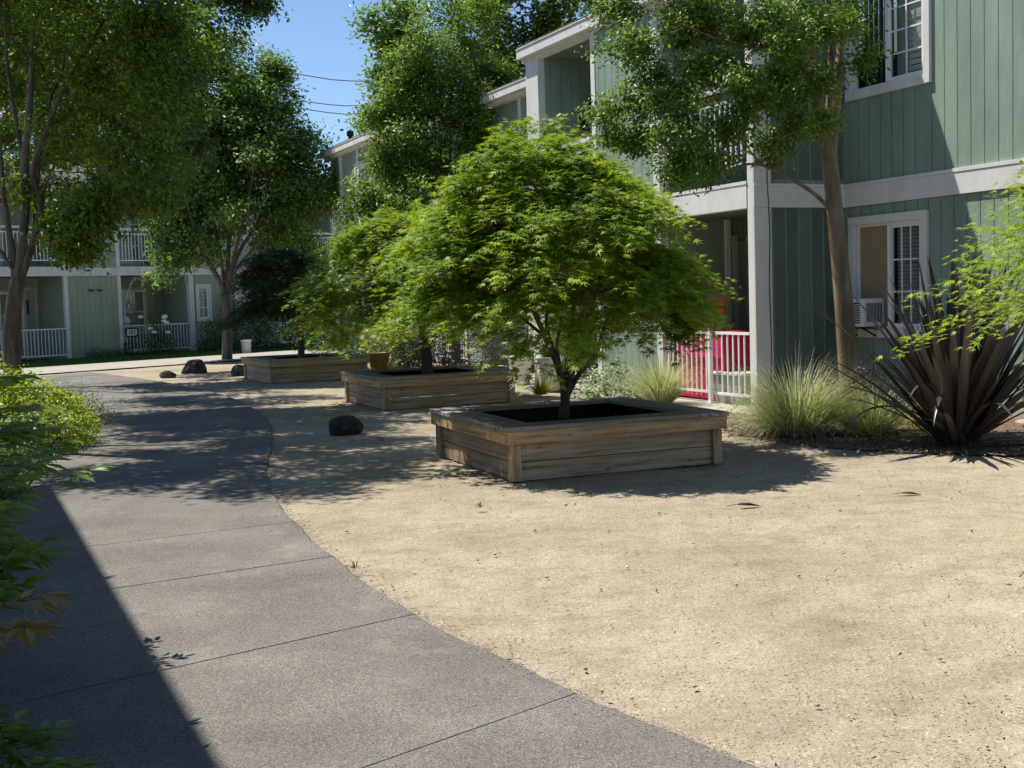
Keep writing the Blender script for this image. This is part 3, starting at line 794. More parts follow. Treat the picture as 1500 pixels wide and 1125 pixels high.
# dark rooms behind the windows, solid core of the building
boxes(rb, "interior", [(-9, 6.4, -6.0, -5.9, 0, ZE), (-9.0, -8.95, -5.9, REC - 0.12, 0, ZE), (6.9, 7.0, -5.9, REC - 0.2, 0, ZE), (-8.9, 6.8, -5.8, REC - 0.25, 2.7, 2.8)], "dark_room")
# --- recess C : plane y = REC, x 6.47 .. 15.5 ; far wall of block A
siding(rb, [(6.47, REC, 6.47, -0.121, 0.08, ZE)], "siding")
cx0, cx1 = 6.47, 16.2
ch = [(9.85, 9.97), (13.2, 13.32)]
wall_y(rb, 6.47, 8.2, REC, 0.08, ZB0); wall_y(rb, 6.47, cx1, REC, ZB1, ZE + 0.2, [(7.2, 8.3, 4.0, 5.2)])
wall_y(rb, 10.2, 13.0, REC, 0.08, ZB0, [(11.1, 12.2, 1.0, 2.2)]); wall_y(rb, 15.0, cx1, REC, 0.08, ZB0)
boxes(rb, "band", [(6.5, cx1, REC, REC + 0.034, ZB0, ZB1)], "trim", 0.003)
boxes(rb, "post", [(x, x + 0.13, REC - 0.1, REC + 0.03, 0.03, ZB0 - 0.001) for x in (8.2, 10.07, 13.0, 14.87)] + [(9.78, 9.9, REC, REC + 0.03, ZB1 + 0.001, ZE + 0.2)], "trim", 0.003)
for x0, x1 in ((8.33, 10.07), (13.13, 14.87)):
    siding(rb, [(x1, REC - 1.5, x0, REC - 1.5, 0.06, ZB0)], "siding", "bay_wall")
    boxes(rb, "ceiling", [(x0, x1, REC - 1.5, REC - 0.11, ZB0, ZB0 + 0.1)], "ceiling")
    railing(rb, x0, x1, REC - 0.03, 0.15, 0.85)
    slider(rb, x0 + 0.1, x1 - 0.2, REC - 1.5, 0.06, 2.15)
for (x0, x1, z0, z1) in ((7.2, 8.3, 4.0, 5.2), (11.1, 12.2, 1.0, 2.2)):
    Wc, (a, b, c, d) = window(rb, x0 - 0.1, x1 + 0.1, REC, z0 - 0.1, z1 + 0.1)
    sash(Wc, a, b, c, d, REC - 0.015, 3, 3); blinds(Wc, a, b, c, d, REC - 0.1)
# --- block B : plane y = YB, x 16.2 .. 21.6
YB = -0.75
bx0, bx1 = 16.2, 20.75
siding(rb, [(bx0, YB, bx0, REC, 0.08, ZE)], "siding")
wall_y(rb, 18.4, bx1, YB, 0.08, ZB0, [(18.7, 19.5, 1.0, 2.2)]); wall_y(rb, bx0, bx1, YB, ZB1, ZE, [(17.3, 18.5, 3.9, 5.15)])
siding(rb, [(bx1, REC - 4, bx1, YB, 0.08, ZB0), (bx1, REC - 4, bx1, YB, ZB1, ZE)], "siding")
boxes(rb, "band", [(bx0, bx1, YB, YB + 0.034, ZB0, ZB1)], "trim", 0.003)
boxes(rb, "post", [(x0, x1, YB - 0.1, YB + 0.03, za, zb) for x0, x1 in ((16.2, 16.35), (18.25, 18.4), (19.75, 20.0), (20.6, 20.77)) for za, zb in ((0.03, ZB0 - 0.001), (ZB1 + 0.001, ZE))], "trim", 0.003)
siding(rb, [(18.25, YB - 1.4, 16.35, YB - 1.4, 0.06, ZB0)], "siding", "bay_wall")
railing(rb, 16.35, 18.25, YB, 0.15, 0.85); slider(rb, 16.5, 18.1, YB - 1.4, 0.06, 2.15)
for (x0, x1, z0, z1) in ((17.3, 18.5, 3.9, 5.15), (18.7, 19.5, 1.0, 2.2)):
    Wb, (a, b, c, d) = window(rb, x0 - 0.1, x1 + 0.1, YB, z0 - 0.1, z1 + 0.1)
    sash(Wb, a, b, c, d, YB - 0.015, 2, 3); blinds(Wb, a, b, c, d, YB - 0.1)
# --- roofs: fascia + gutter, soffit, sloped shingles
def roof(parent, x0, x1, y, ze, depth=6.5, slope=0.30, sof=0.12):
    fas = boxes(parent, "fascia", [(x0, x1, y - 0.03, y, ze - 0.0, ze + 0.1), (x0, x1, y, y + 0.10, ze + 0.06, ze + 0.215), (x0, x1, y + 0.0, y + 0.115, ze + 0.2151, ze + 0.235)], "trim", 0.006)
    mb = MB(); y1 = y - depth
    z0, z1 = ze + 0.225, ze + 0.225 + slope * (depth + 0.08)
    ys, ye = y + 0.085, y1
    mb.add([(x0, ys, z0), (x1, ys, z0), (x1, ye, z1), (x0, ye, z1), (x0, ys, z0 + .05), (x1, ys, z0 + .05), (x1, ye, z1 + .05), (x0, ye, z1 + .05)],
           [(0, 1, 2, 3), (4, 7, 6, 5), (0, 4, 5, 1), (1, 5, 6, 2), (2, 6, 7, 3), (3, 7, 4, 0)])
    mb.build("roof", MAT["shingle"], parent)
    sl = slope
    for xx in (x0, x1 - 0.035):
        rk = MB()
        a = (y - 0.031, ze + 0.0, ze + 0.215); b = (y1, ze + sl * depth, ze + 0.215 + sl * depth)
        rk.add([(xx, a[0], a[1]), (xx + .035, a[0], a[1]), (xx + .035, a[0], a[2]), (xx, a[0], a[2]), (xx, b[0], b[1]), (xx + .035, b[0], b[1]), (xx + .035, b[0], b[2]), (xx, b[0], b[2])],
               [(0, 3, 2, 1), (4, 5, 6, 7), (0, 1, 5, 4), (1, 2, 6, 5), (2, 3, 7, 6), (3, 0, 4, 7)])
        rk.build("rake_board", MAT["trim"], parent)
    boxes(parent, "soffit", [(x0 + .036, x1 - .036, y - sof, y - 0.031, ze - 0.02, ze + 0.012)], "trim")
roof(rb, -0.53, 6.58, 0.03, ZE)
roof(rb, -9.4, -0.54, REC + 0.03, ZE + 0.2, 5.0)
roof(rb, 6.6, 16.0, REC + 0.2, ZE, 5.0, 0.34, .3)
roof(rb, 16.02, 21.1, YB + 0.12, ZE, 6.0, .3, .22)
boxes(rb, "back_wall", [(-9.0, 20.7, -8.2, -8.0, 0, ZE + 1.4)], "siding")
mb = MB(); mb.lathe([(0.06, 0), (0.06, 0.28), (0.1, 0.28), (0.1, 0.42), (0.0, 0.44)], (0, 0, 0), 10)
vp = mb.build("vent_pipe", MAT["black_metal"], rb); vp.location = (20.5, YB - 0.5, ZE + 0.36)

# things on and in it
lantern(RB(5.985, -0.99, 4.88), RB_ROT + math.pi / 2, "black lantern on the shaded upper balcony wall above an empty dark frame")
pf = empty("picture_frame", RB(5.985, -0.86, 4.59), RB_ROT + math.pi / 2, label="narrow black rectangular frame hung below the lantern on the upper balcony wall", cat="frame")
MB().box(-.11, .11, 0, .03, .15, .17).box(-.11, .11, 0, .03, -.17, -.15).box(-.11, -.09, 0, .03, -.15, .15).box(.09, .11, 0, .03, -.15, .15).build("frame", MAT["black_metal"], pf)
MB().box(-.05, .05, 0, .04, -.15, 0.0).build("plaque", MAT["dark_plastic"], pf)
# window air conditioner
ac = empty("air_conditioner", RB(-0.40, REC, 1.03), RB_ROT, label="white window air conditioner in the lower window with dark side and slotted vents", cat="air conditioner")
MB().box(-.27, .23, -.05, .3, 0, .36).build("casing", MAT["white_plastic"], ac, 0.01)
mb = MB()
for i in range(9):
    z = .045 + i * .031; mb.box(-.2, -.03, .3, .304, z, z + .017); mb.box(-.015, .06, .3, .304, z, z + .017)
mb.build("vent_slots", MAT["black_metal"], ac)
MB().box(.085, .215, .3, .305, .03, .33).build("coil_grille", MAT["dark_plastic"], ac)
mb = MB()
for i in range(11):
    y = .0 + i * .024; mb.box(-.274, -.27, y, y + .013, .06, .3)
mb.build("side_louvres", MAT["dark_plastic"], ac)
MB().tube([(-.2, .02, -.14), (-.2, .27, -.01)], .012, 5).tube([(.15, .02, -.14), (.15, .27, -.01)], .012, 5).box(-.28, .24, .0, .3, -.012, -0.001).build("support_bracket", MAT["black_metal"], ac)

# things on the ground-floor patio (balcony bay 1)
red = empty("storage_cabinet", RB(1.55, -0.42, 0.03), RB_ROT, label="crimson fabric storage cabinet behind the white patio railing", cat="cabinet")
MB().box(-.62, .55, -.28, .28, .02, .93).build("body", MAT["red"], red, 0.02)
mb = MB()
for i in range(5):
    for j in range(9):
        x = -.12 + i * .1; z = .07 + j * .095
        mb.box(x, x + .07, .281, .285, z, z + .012); mb.box(x + .03, x + .042, .281, .285, z + .02, z + .07)
mb.build("printed_pattern", MAT["lattice"], red)
MB().box(-.66, .58, -.3, .3, .931, .96).build("lid", MAT["red"], red, 0.008)
bn = empty("storage_bin", RB(0.75, -0.3, 0.03), RB_ROT, label="grey translucent plastic bin standing behind the white patio railing", cat="bin")
mb = MB(); mb.add([(-.3, -.2, 0), (.3, -.2, 0), (.3, .2, 0), (-.3, .2, 0), (-.36, -.24, .38), (.36, -.24, .38), (.36, .24, .38), (-.36, .24, .38)], [(0, 3, 2, 1), (4, 5, 6, 7), (0, 1, 5, 4), (1, 2, 6, 5), (2, 3, 7, 6), (3, 0, 4, 7)])
mb.build("tub", MAT["curtain"], bn, 0.015); MB().box(-.39, .39, -.27, .27, .381, .42).build("lid", MAT["white_plastic"], bn, 0.01)
rbag = empty("cushion", RB(0.75, -0.95, 0.985), RB_ROT, label="dark red folded cushion lying beside the open cardboard box on the patio", cat="cushion")
MB().box(-.35, .3, -.2, .2, 0, .1).build("cover", MAT["red"], rbag, 0.04)
stand = empty("patio_table", RB(0.9, -0.95, 0.03), RB_ROT, label="dark side table under the red cushion on the ground-floor patio", cat="table")
MB().box(-.45, .35, -.25, .25, .9, .95).build("tabletop", MAT["dark_plastic"], stand)
for x in (-.42, .3):
    for y in (-.22, .2): MB().box(x, x + .03, y, y + .03, 0, .899).build("leg", MAT["dark_plastic"], stand)

def letters(cu, parent):
    tmp = bpy.data.objects.new("lettering_curve", cu); me = bpy.data.meshes.new_from_object(tmp); bpy.data.objects.remove(tmp)
    me.materials.clear()
    return link("lettering", me, MAT["ink"], parent)
def carton(loc, rz, w, dp, h, label, flaps=True, text=None, stickers=()):
    r = empty("cardboard_box", loc, rz, label=label, cat="box")
    t = .006
    MB().box(-w/2, w/2, -dp/2, dp/2, 0, .01).box(-w/2, w/2, -dp/2, -dp/2+t, .0101, h).box(-w/2, w/2, dp/2-t, dp/2, .0101, h).box(-w/2, -w/2+t, -dp/2+t, dp/2-t, .0101, h).box(w/2-t, w/2, -dp/2+t, dp/2-t, .0101, h).build("carton", MAT["cardboard"], r)
    if flaps:
        mb = MB()
        mb.add([(-w/2, dp/2, h), (w/2, dp/2, h), (w/2, dp/2 + .14, h + .1), (-w/2, dp/2 + .14, h + .1)], [(0, 1, 2, 3)])
        mb.add([(-w/2, -dp/2, h), (w/2, -dp/2, h), (w/2, -dp/2 - .05, h + .2), (-w/2, -dp/2 - .05, h + .2)], [(0, 1, 2, 3)])
        mb.add([(-w/2, -dp/2, h), (-w/2, dp/2, h), (-w/2 - .12, dp/2, h + .12), (-w/2 - .12, -dp/2, h + .12)], [(0, 1, 2, 3)])
        o = mb.build("flap", MAT["cardboard"], r); s = o.modifiers.new("thick", 'SOLIDIFY'); s.thickness = .006
    for (x0, x1, z0, z1, mt, nm) in stickers:
        MB().box(-w/2 - .004, -w/2, x0, x1, z0, z1).build(nm, MAT[mt], r)
    if text:
        cu = bpy.data.curves.new("lettering", 'FONT'); cu.body = text; cu.size = .125; cu.extrude = .0006; cu.align_x = 'CENTER'; cu.align_y = 'CENTER'
        o = letters(cu, r)               # upside down on the face turned to the court (+y)
        o.matrix_local = Matrix(((1, 0, 0, 0), (0, 0, 1, dp/2 + .002), (0, -1, 0, .09), (0, 0, 0, 1)))
    return r
carton(RB(1.8, -0.4, 0.995), RB_ROT, .62, .42, .34, "open cardboard box with upside-down DEPOT lettering on top of the crimson cabinet", True, "DEPOT",
       [(.02, .16, .2, .32, "paper", "paper_label"), (-.16, .0, .2, .31, "yellow_label", "yellow_label"), (.02, .17, .02, .14, "paper", "paper_label"), (-.18, -.06, .02, .13, "paper", "paper_label")])

# ------------------------------------------------------------------ left apartment building (frame: x = -s along facade, y outwards)
LB_ROT = math.atan2(-G[1], -G[0])
def LBP(x, y, z=0.0):
    p = P0 - G * x + GO * y
    return (p[0], p[1], z)
lb = empty("apartment_building", LBP(0, 0), LB_ROT, label="sage green two-storey apartment building closing the far left end of the court", cat="building")
SM = "siding_far"
def lwall(s0, s1, holes_lo=(), holes_up=()):
    f = lambda hs: [(-h[1], -h[0], h[2], h[3]) for h in hs]
    wall_y(lb, -s1, -s0, 0, 0.02, ZB0 + .07, f(holes_lo), SM); wall_y(lb, -s1, -s0, 0, ZB1 + .03, ZE, f(holes_up), SM)
lwall(0.06, 1.79)
lwall(4.62, 8.2, [(4.82, 5.25, 1.15, 2.25), (6.4, 7.3, 1.1, 2.25)], [(4.95, 5.9, 4.0, 5.2), (6.4, 7.4, 4.0, 5.2)])
lwall(11.0, 14.5)
lwall(-6.5, -3.1)
LZ0, LZ1 = ZB0 + .07, ZB1 + .03
boxes(lb, "band", [(-14.5, 6.5, 0.0005, 0.05, LZ0, LZ1 - 0.001)], "trim", 0.004)
LB_BAYS = [(-3.0, -0.06), (1.91, 4.44), (8.32, 10.88)]
for s in (-3.1, -0.06, 1.79, 8.2, 10.88):
    boxes(lb, "post", [(-s - .12, -s, -.1, .03, .02, LZ0 - .001), (-s - .12, -s, -.1, .03, LZ1 + .001, ZE)], "trim", 0.004)
boxes(lb, "post", [(-4.62, -4.44, -.1, .07, .02, LZ0 - .001), (-4.62, -4.44, -.1, .07, LZ1 + .001, ZE)], "trim", 0.004)
for i, (s0, s1) in enumerate(LB_BAYS):
    x0, x1 = -s1, -s0
    rs = []
    for z0, z1 in ((0.03, LZ0), (LZ1 + .1, ZE)):
        rs += [(x0, -1.7, x0, -.1, z0, z1), (x1, -.1, x1, -1.7, z0, z1), (x1, -1.7, x0, -1.7, z0, z1)]
    siding(lb, rs, SM, "bay_wall")
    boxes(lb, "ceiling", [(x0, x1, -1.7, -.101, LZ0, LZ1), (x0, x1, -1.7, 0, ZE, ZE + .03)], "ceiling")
    boxes(lb, "balcony_deck", [(x0, x1, -1.7, .04, LZ1, LZ1 + .03)], "trim")
    boxes(lb, "header", [(x0, x1, -.1, .02, 5.28, 5.62)], "trim")
    if i == 0: railing(lb, x0 + .01, x1 - 1.18, 0, .17, .86, posts=()); railing(lb, x1 - 1.17, x1 - .01, 0, .17, .86, posts=(x1 - 1.15,))
    else: railing(lb, x0 + .01, x1 - .01, 0, .17, .86)
    railing(lb, x0 + .01, x1 - .01, 0, 3.14, .9, cap=True)
    slider(lb, x1 - 1.95, x1 - .08, -1.7, .03, 2.3) if i != 0 else slider(lb, x0 + .45, x1 - .75, -1.7, .03, 2.3)
    slider(lb, x1 - 1.9, x1 - .1, -1.7, LZ1 + .1, 5.15)
dl = boxes(lb, "door", [(0.06 + .08, 0.06 + .15, -1.7, -1.64, .03, 2.36), (.06 + .72, .06 + .79, -1.7, -1.64, .03, 2.36), (.06 + .151, .06 + .719, -1.7, -1.64, 2.29, 2.36)], "door_trim")
boxes(dl, "door_leaf", [(.06 + .15, .06 + .72, -1.7, -1.67, .03, 2.289)], "curtain"); boxes(dl, "grille", [(.06 + .35, .06 + .53, -1.669, -1.66, 1.5, 1.95)], "dark_plastic")
for (s0, s1, z0, z1, cc) in ((4.82, 5.25, 1.15, 2.25, 2), (6.4, 7.3, 1.1, 2.25, 3), (4.95, 5.9, 4.0, 5.2, 3), (6.4, 7.4, 4.0, 5.2, 3)):
    Wl, (a, b, c, d) = window(lb, -s1 - .09, -s0 + .09, 0, z0 - .09, z1 + .09, .09)
    sash(Wl, a, b, c, d, -.015, cc, 3, fr=.025); blinds(Wl, a, b, c, d, -.1, .06)
boxes(lb, "interior", [(-14.4, 6.4, -5.1, -5.0, 0, ZE), (-14.4, 6.4, -5.0, -1.9, 2.75, 2.85)], "dark_room")
boxes(lb, "end_wall", [(-14.62, -14.5, -8, 0, 0, ZE), (6.5, 6.62, -8, 0, 0, ZE), (-14.5, 6.5, -8.1, -8, 0, ZE)], "siding_far")
roof(lb, -15.0, 7.0, .35, ZE, 8.2, .15, .5)
# fixtures on it
wl = [empty("wall_hook", LBP(-s, .013, 2.22), LB_ROT, label=l, cat="wall fixture", group="brackets on the far left facade") for s, l in ((.78, "small dark wall bracket on the far green panel, the one nearer the porch door"), (1.08, "small dark wall bracket on the far green panel, the one nearer the string lights"))]
for w_ in wl:
    MB().box(-.03, .03, 0, .02, -.05, .08).build("plate", MAT["siding_far"], w_); MB().box(-.13, .03, .02, .1, -.05, -.01).build("shelf", MAT["black_metal"], w_)
# icicle string lights around the middle patio
sl = empty("string_lights", LBP(-1.95, .06, 0), LB_ROT, label="white icicle string lights draped round the far ground-floor patio opening", cat="string lights")
rng = np.random.default_rng(8)
pts = [(-.02, 1.3), (-.04, 1.7), (-.12, 2.05), (-.35, 2.5), (-.5, 2.6), (-.75, 2.45), (-.95, 2.62), (-1.4, 2.5), (-1.8, 2.52), (-2.2, 2.62), (-2.38, 2.6), (-2.42, 2.0), (-2.44, 1.4), (-2.46, .9)]
line = smooth_path(np.array([(x, .02, z) for x, z in pts]), .04)
mb = MB(); mb.tube(line, .005, 4); mbb = MB()
for q in line[::1]:
    L = rng.uniform(.02, .26) if rng.random() < .3 and q[2] > 2.2 else .03
    if L > .05: mb.tube([q, q + np.array([.01, 0, -L])], .004, 4)
    for k in range(1 + int(L / .05)):
        c = q + np.array([rng.normal() * .02, .01, -k * .05]); mbb.lathe([(0, -.014), (.011, 0), (0, .014)], c, 4)
mb.build("wire", MAT["white_plastic"], sl); tag(mbb.build("bulbs", MAT["bulb"], sl), kind="stuff")
# number sign on a stake
sg = empty("house_sign", LBP(-1.92, .5, 0), LB_ROT + math.radians(12), label="small number sign reading 101 with black frame on a stake by the far patio", cat="sign")
MB().box(-.012, .012, -.012, .012, 0, .66).build("stake", MAT["black_metal"], sg)
MB().box(-.25, .25, -.02, .02, .66, .95).build("sign_board", MAT["black_metal"], sg)
MB().box(-.21, .21, .0201, .026, .7, .91).build("face", MAT["paper"], sg)
cu = bpy.data.curves.new("lettering", 'FONT'); cu.body = "101"; cu.size = .22; cu.extrude = .001; cu.align_x = 'CENTER'; cu.align_y = 'CENTER'
o = letters(cu, sg)
o.matrix_local = Matrix(((-1, 0, 0, 0), (0, 0, 1, .028), (0, 1, 0, .805), (0, 0, 0, 1)))
# patio chair with a white cushion behind the far railing
pc = empty("patio_chair", LBP(-2.35, -.6, .03), LB_ROT + .4, label="dark patio chair with a white cushion inside the far ground-floor patio", cat="chair")
MB().box(-.3, .3, -.28, .28, .38, .42).build("seat", MAT["dark_plastic"], pc, .01); MB().box(-.3, .3, -.34, -.29, .42, 1.1).build("backrest", MAT["dark_plastic"], pc, .01)
for x in (-.28, .24):
    for y in (-.26, .22): MB().box(x, x + .04, y, y + .04, 0, .379).build("leg", MAT["dark_plastic"], pc)
mb = MB(); mb.lathe([(0, -.17), (.2, -.14), (.27, 0), (.2, .15), (0, .2)], (0, -.1, 1.12), 12); mb.build("cushion", MAT["white_plastic"], pc, smooth=True)

# ------------------------------------------------------------------ building whose eave shades the left of the path (just outside the frame)
nl = empty("apartment_building", (-7.55, 11.9, 0), math.atan2(-FV[1], -FV[0]), label="sage green apartment building beside the near left of the path, its eave shading the concrete", cat="building")
# local x runs towards the camera, y outwards to the court
wall_y(nl, 0.2, 24, -.15, .02, ZE, [(3, 4.4, 1, 2.4), (3, 4.4, 3.9, 5.2), (8, 9.4, 1, 2.4), (8, 9.4, 3.9, 5.2)])
siding(nl, [(.2, -.15, .2, -7, .02, ZE)] if True else [], "siding")
boxes(nl, "end_wall", [(.2, 24, -7.1, -7, 0, ZE), (24, 24.1, -7.1, -.15, 0, ZE)], "siding")
boxes(nl, "interior", [(.4, 23.8, -3.1, -3, 0, ZE)], "dark_room")
for x0 in (3, 8):
    for z0, z1 in ((1, 2.4), (3.9, 5.2)):
        Wn, (a, b, c, d) = window(nl, x0 - .1, x0 + 1.5, -.15, z0 - .1, z1 + .1); sash(Wn, a, b, c, d, -.165, 2, 3); blinds(Wn, a, b, c, d, -.25)
boxes(nl, "band", [(.2, 24, -.15, -.11, ZB0, ZB1)], "trim")
roof(nl, .1, 24.6, .585, ZE, 7.6, .3, .85)

# ------------------------------------------------------------------ raised timber planters
def board(parent, name, x, y, z, L, w, h, rz, mat, bev=0.006):
    o = MB().box(-L / 2, L / 2, -w / 2, w / 2, -h / 2, h / 2).build(name, MAT[mat], parent, bev)
    o.location = (x, y, z); o.rotation_euler = (0, 0, rz)
    return o
def make_planter(loc, rz, label):
    r = empty("planter_box", loc, rz, label=label, cat="planter", group="square timber planters along the gravel")
    Hh = 1.07
    for k in range(4):
        a = k * math.pi / 2; ca, sa = math.cos(a), math.sin(a)
        tr = lambda x, y: (x * ca - y * sa, x * sa + y * ca)
        cap = MB()
        wds = (0.095, 0.095, 0.095); q = -Hh
        for j, w in enumerate(wds):
            ext = Hh if True else 0
            y0, y1 = q + j * 0.1, q + j * 0.1 + w
            # butted pinwheel boards
            cap.box(-Hh + (0.0), Hh - 0.302, y0, y1, -0.019, 0.019)
        o = cap.build("cap", MAT["wood_cap"], r, 0.004); o.location = (0, 0, .45 + .0005 * k); o.rotation_euler = (0, 0, a)
        x, y = tr(0, -Hh + .032); board(r, "apron", x, y, .373, 2 * Hh - .075 if k % 2 else 2 * Hh - .028, .036, .112, a, "wood_apron")
        x, y = tr(0, -Hh + .105); 
        pn = MB()
        for z0, z1 in ((-.165, -.008), (-.002, .155)): pn.box(-Hh + .1, Hh - .1, -.018, .018, z0, z1)
        o = pn.build("side_panel", MAT["wood_face"], r, 0.004); o.location = (x, y, .163); o.rotation_euler = (0, 0, a)
        x, y = tr(0, -.9405); o = MB().box(-.94, .94, -.002, .002, .19, .425).build("inner_shade_sheet", MAT["soil"], r); o.location = (x, y, 0); o.rotation_euler = (0, 0, a)  # dark sheet added to blacken the inner boards like deep shade
        x, y = tr(-Hh + .095, -Hh + .095); o = MB().box(-.155, .155, -.047, .047, -.047, .047).build("corner_post", MAT["wood_face"], r, .006); o.location = (x, y, .157); o.rotation_euler = (0, math.pi / 2, a)
    sc = MB()
    for k in range(4):
        a = k * math.pi / 2; ca, sa = math.cos(a), math.sin(a)
        for px_, zz in [(sx * (Hh - d_), z_) for sx in (-1, 1) for d_ in (.16, .19) for z_ in (.06, .12, .21, .28)] + [(sx * (Hh - .07), z_) for sx in (-1, 1) for z_ in (.345, .4)] + [(0.02, .35), (0.05, .4), (-.5, .37), (.55, .36)]:
            yy = -Hh + .0865 if zz < .33 else -Hh + .0135
            c = np.array([px_, yy]); p_ = (c[0] * ca - c[1] * sa, c[0] * sa + c[1] * ca)
            n_ = (sa, -ca); t_ = (ca, sa); q_ = .0055
            vs = [(p_[0] + t_[0] * q_ * math.cos(w) , p_[1] + t_[1] * q_ * math.cos(w), zz + q_ * math.sin(w)) for w in np.linspace(0, 2 * math.pi, 7)[:-1]]
            vo = [(v[0] + n_[0] * .003, v[1] + n_[1] * .003, v[2]) for v in vs]
            sc.add(vs + vo, [(5, 4, 3, 2, 1, 0), (6, 7, 8, 9, 10, 11)] + [(i, (i + 1) % 6, 6 + (i + 1) % 6, 6 + i) for i in range(6)])
    tag(sc.build("screw_heads", MAT["black_metal"], r), kind="stuff")
    rng = np.random.default_rng(4)
    n = 24; g = np.linspace(-.949, .949, n); X, Y = np.meshgrid(g, g); Z = .215 + rng.normal(size=X.shape) * .012
    i = np.arange(n - 1)[:, None] * n + np.arange(n - 1)[None]; F = np.stack([i, i + 1, i + n + 1, i + n], -1).reshape(-1, 4)
    mesh_np("soil", np.stack([X.ravel(), Y.ravel(), Z.ravel()], 1), F.ravel(), np.arange(len(F)) * 4, MAT["soil"], r, True)
    return r
def copy_tree(o, parent=None):
    c = o.copy(); COL.objects.link(c)
    if parent is not None: c.parent = parent
    for ch in list(o.children): copy_tree(ch, c)
    return c
PL = [((0.55, 11.33), math.radians(21.5), "nearest timber planter, weathered boards with grey cap, holding the big bright maple"),
      ((-1.30, 18.42), math.radians(23.5), "middle timber planter, brown boards with dark stains, holding the second maple"),
      ((-4.32, 25.1), math.radians(27.0), "farthest timber planter, all in shade, holding the dark maple")]
p1 = make_planter((*PL[0][0], 0), PL[0][1], PL[0][2])
for (x, y), rz, lab in PL[1:]:
    c = copy_tree(p1); c.location = (x, y, 0); c.rotation_euler = (0, 0, rz); c["label"] = lab

# ------------------------------------------------------------------ japanese maples
def maple(base, R, zlo, zhi, seed, nspray, label, mat="maple", leaf=0.078, nleaf=17, limbs=None, off=(0, 0), light=1.0, bases=True):
    rng = np.random.default_rng(seed)
    base = np.array(base, float)
    root = empty("maple_tree", base, label=label, cat="maple tree")
    nz = Noise3(rng, 12, 1.4, 3.6)
    H = zhi - zlo
    npad = max(20, nspray // 24); PC = []; DC = []
    # crown = overlapping flat pads of sprays, like the tree's own tiers
    for k in range(npad):
        th = k * 2.39996 + rng.normal() * 0.35; u = (k + 0.5) / npad
        ph = math.acos(1 - min(1.22, u * 1.25)) + rng.normal() * 0.09
        rad = rng.uniform(0.5, 1.0) ** 0.4 * (rng.uniform(1.03, 1.17) if rng.random() < 0.16 else 1.0)
        lob = 1 + 0.13 * math.sin(3 * th + seed) + 0.09 * math.sin(5 * th + 2 * seed)
        rx = rad * abs(math.sin(ph)) * R * lob
        z = zlo + 0.33 * H + math.cos(ph) * rad * 0.64 * H * (1 + 0.1 * math.sin(4 * th + seed)) - 0.13 * H * (rx / R) ** 2 * rng.uniform(0.2, 1.3)
        PC.append((rx * math.cos(th) + off[0], rx * math.sin(th) + off[1], z)); DC.append((math.cos(th), math.sin(th), 0))
    PC = np.array(PC); DC = np.array(DC)
    idx = np.repeat(np.arange(npad), 24)
    nspray = len(idx)
    tan = np.stack([-DC[:, 1], DC[:, 0], DC[:, 2]], 1)
    psz = (rng.uniform(0.62, 1.2, npad) * R / 1.33)[idx]
    a_ = np.clip(rng.normal(size=nspray), -2, 2) * 0.24 * psz; b_ = np.clip(rng.normal(size=nspray), -2, 2) * 0.2 * psz - 0.08
    slope = (np.hypot(PC[:, 0] - off[0], PC[:, 1] - off[1]) / R)[idx]
    P = PC[idx] + tan[idx] * a_[:, None] + DC[idx] * b_[:, None]
    P[:, 2] += -b_ * 0.6 * slope - 0.5 * np.abs(a_) ** 1.5 + rng.normal(size=nspray) * 0.03
    D = DC[idx] * (0.75 + b_ / 0.3)[:, None].clip(0.25, 1.6) + tan[idx] * (a_ / 0.24)[:, None] * 0.75 + rng.normal(size=(nspray, 3)) * 0.18
    D[:, 2] = 0
    rr = np.hypot(P[:, 0] - off[0], P[:, 1] - off[1]) / R
    D[:, 2] = 0.22 - 0.5 * rr + rng.normal(size=nspray) * 0.14
    D = nrm(D)
    Ls = rng.uniform(0.2, 0.4, nspray)
    lp = []; la = []; ln = []; tt = []; sz = []
    side = nrm(np.cross(np.array([0, 0, 1.0]), D))
    upv = np.cross(D, side)
    stint = np.clip(rng.uniform(0.05, 0.7, npad)[idx] + rng.normal(size=nspray) * 0.1, 0, 1)
    for k in range(nleaf):
        t = (k // 2 + 0.5) / (nleaf / 2); s_ = 1 if k % 2 else -1
        pos = P + D * (Ls * t)[:, None] - np.array([0, 0, 1.0]) * (Ls * 0.24 * t * t)[:, None] + side * (s_ * 0.035 * (1.3 - t)) + rng.normal(size=P.shape) * 0.022
        a = D * (0.65 + 0.5 * t) + side * (s_ * (1.15 - 0.8 * t)) + np.array([0, 0, -0.42]) + rng.normal(size=P.shape) * 0.28
        n_ = upv + np.array([0, 0, 0.6]) + rng.normal(size=P.shape) * 0.42
        lp.append(pos); la.append(a); ln.append(n_); sz.append(leaf * rng.uniform(0.55, 1.25, nspray) * (1.05 - 0.25 * t))
        tt.append(np.clip(stint + 0.35 * t + rng.normal(size=nspray) * 0.15, 0, 1))
    lp = np.vstack(lp); la = nrm(np.vstack(la)); ln = nrm(np.vstack(ln)); la = nrm(la - (la * ln).sum(1, keepdims=True) * ln * 0.85)
    leaves("crown", lp, la, ln, np.concatenate(sz), np.concatenate(tt), MAPLE, MAT[mat], root)
    segs = skeleton(rng, limbs, P[rng.permutation(nspray)[:260]] , 0.1, 0.0028, 0.013, 0.6)
    # the drooping twigs of the sprays themselves
    tubes("trunk", segs, MAT["bark_maple"], root, 6, Noise3(rng))
    return root
m1b = np.array([0.62, 11.25, 0.28])
def PX(px, py, Y, b): return U(px, py, Y) - b
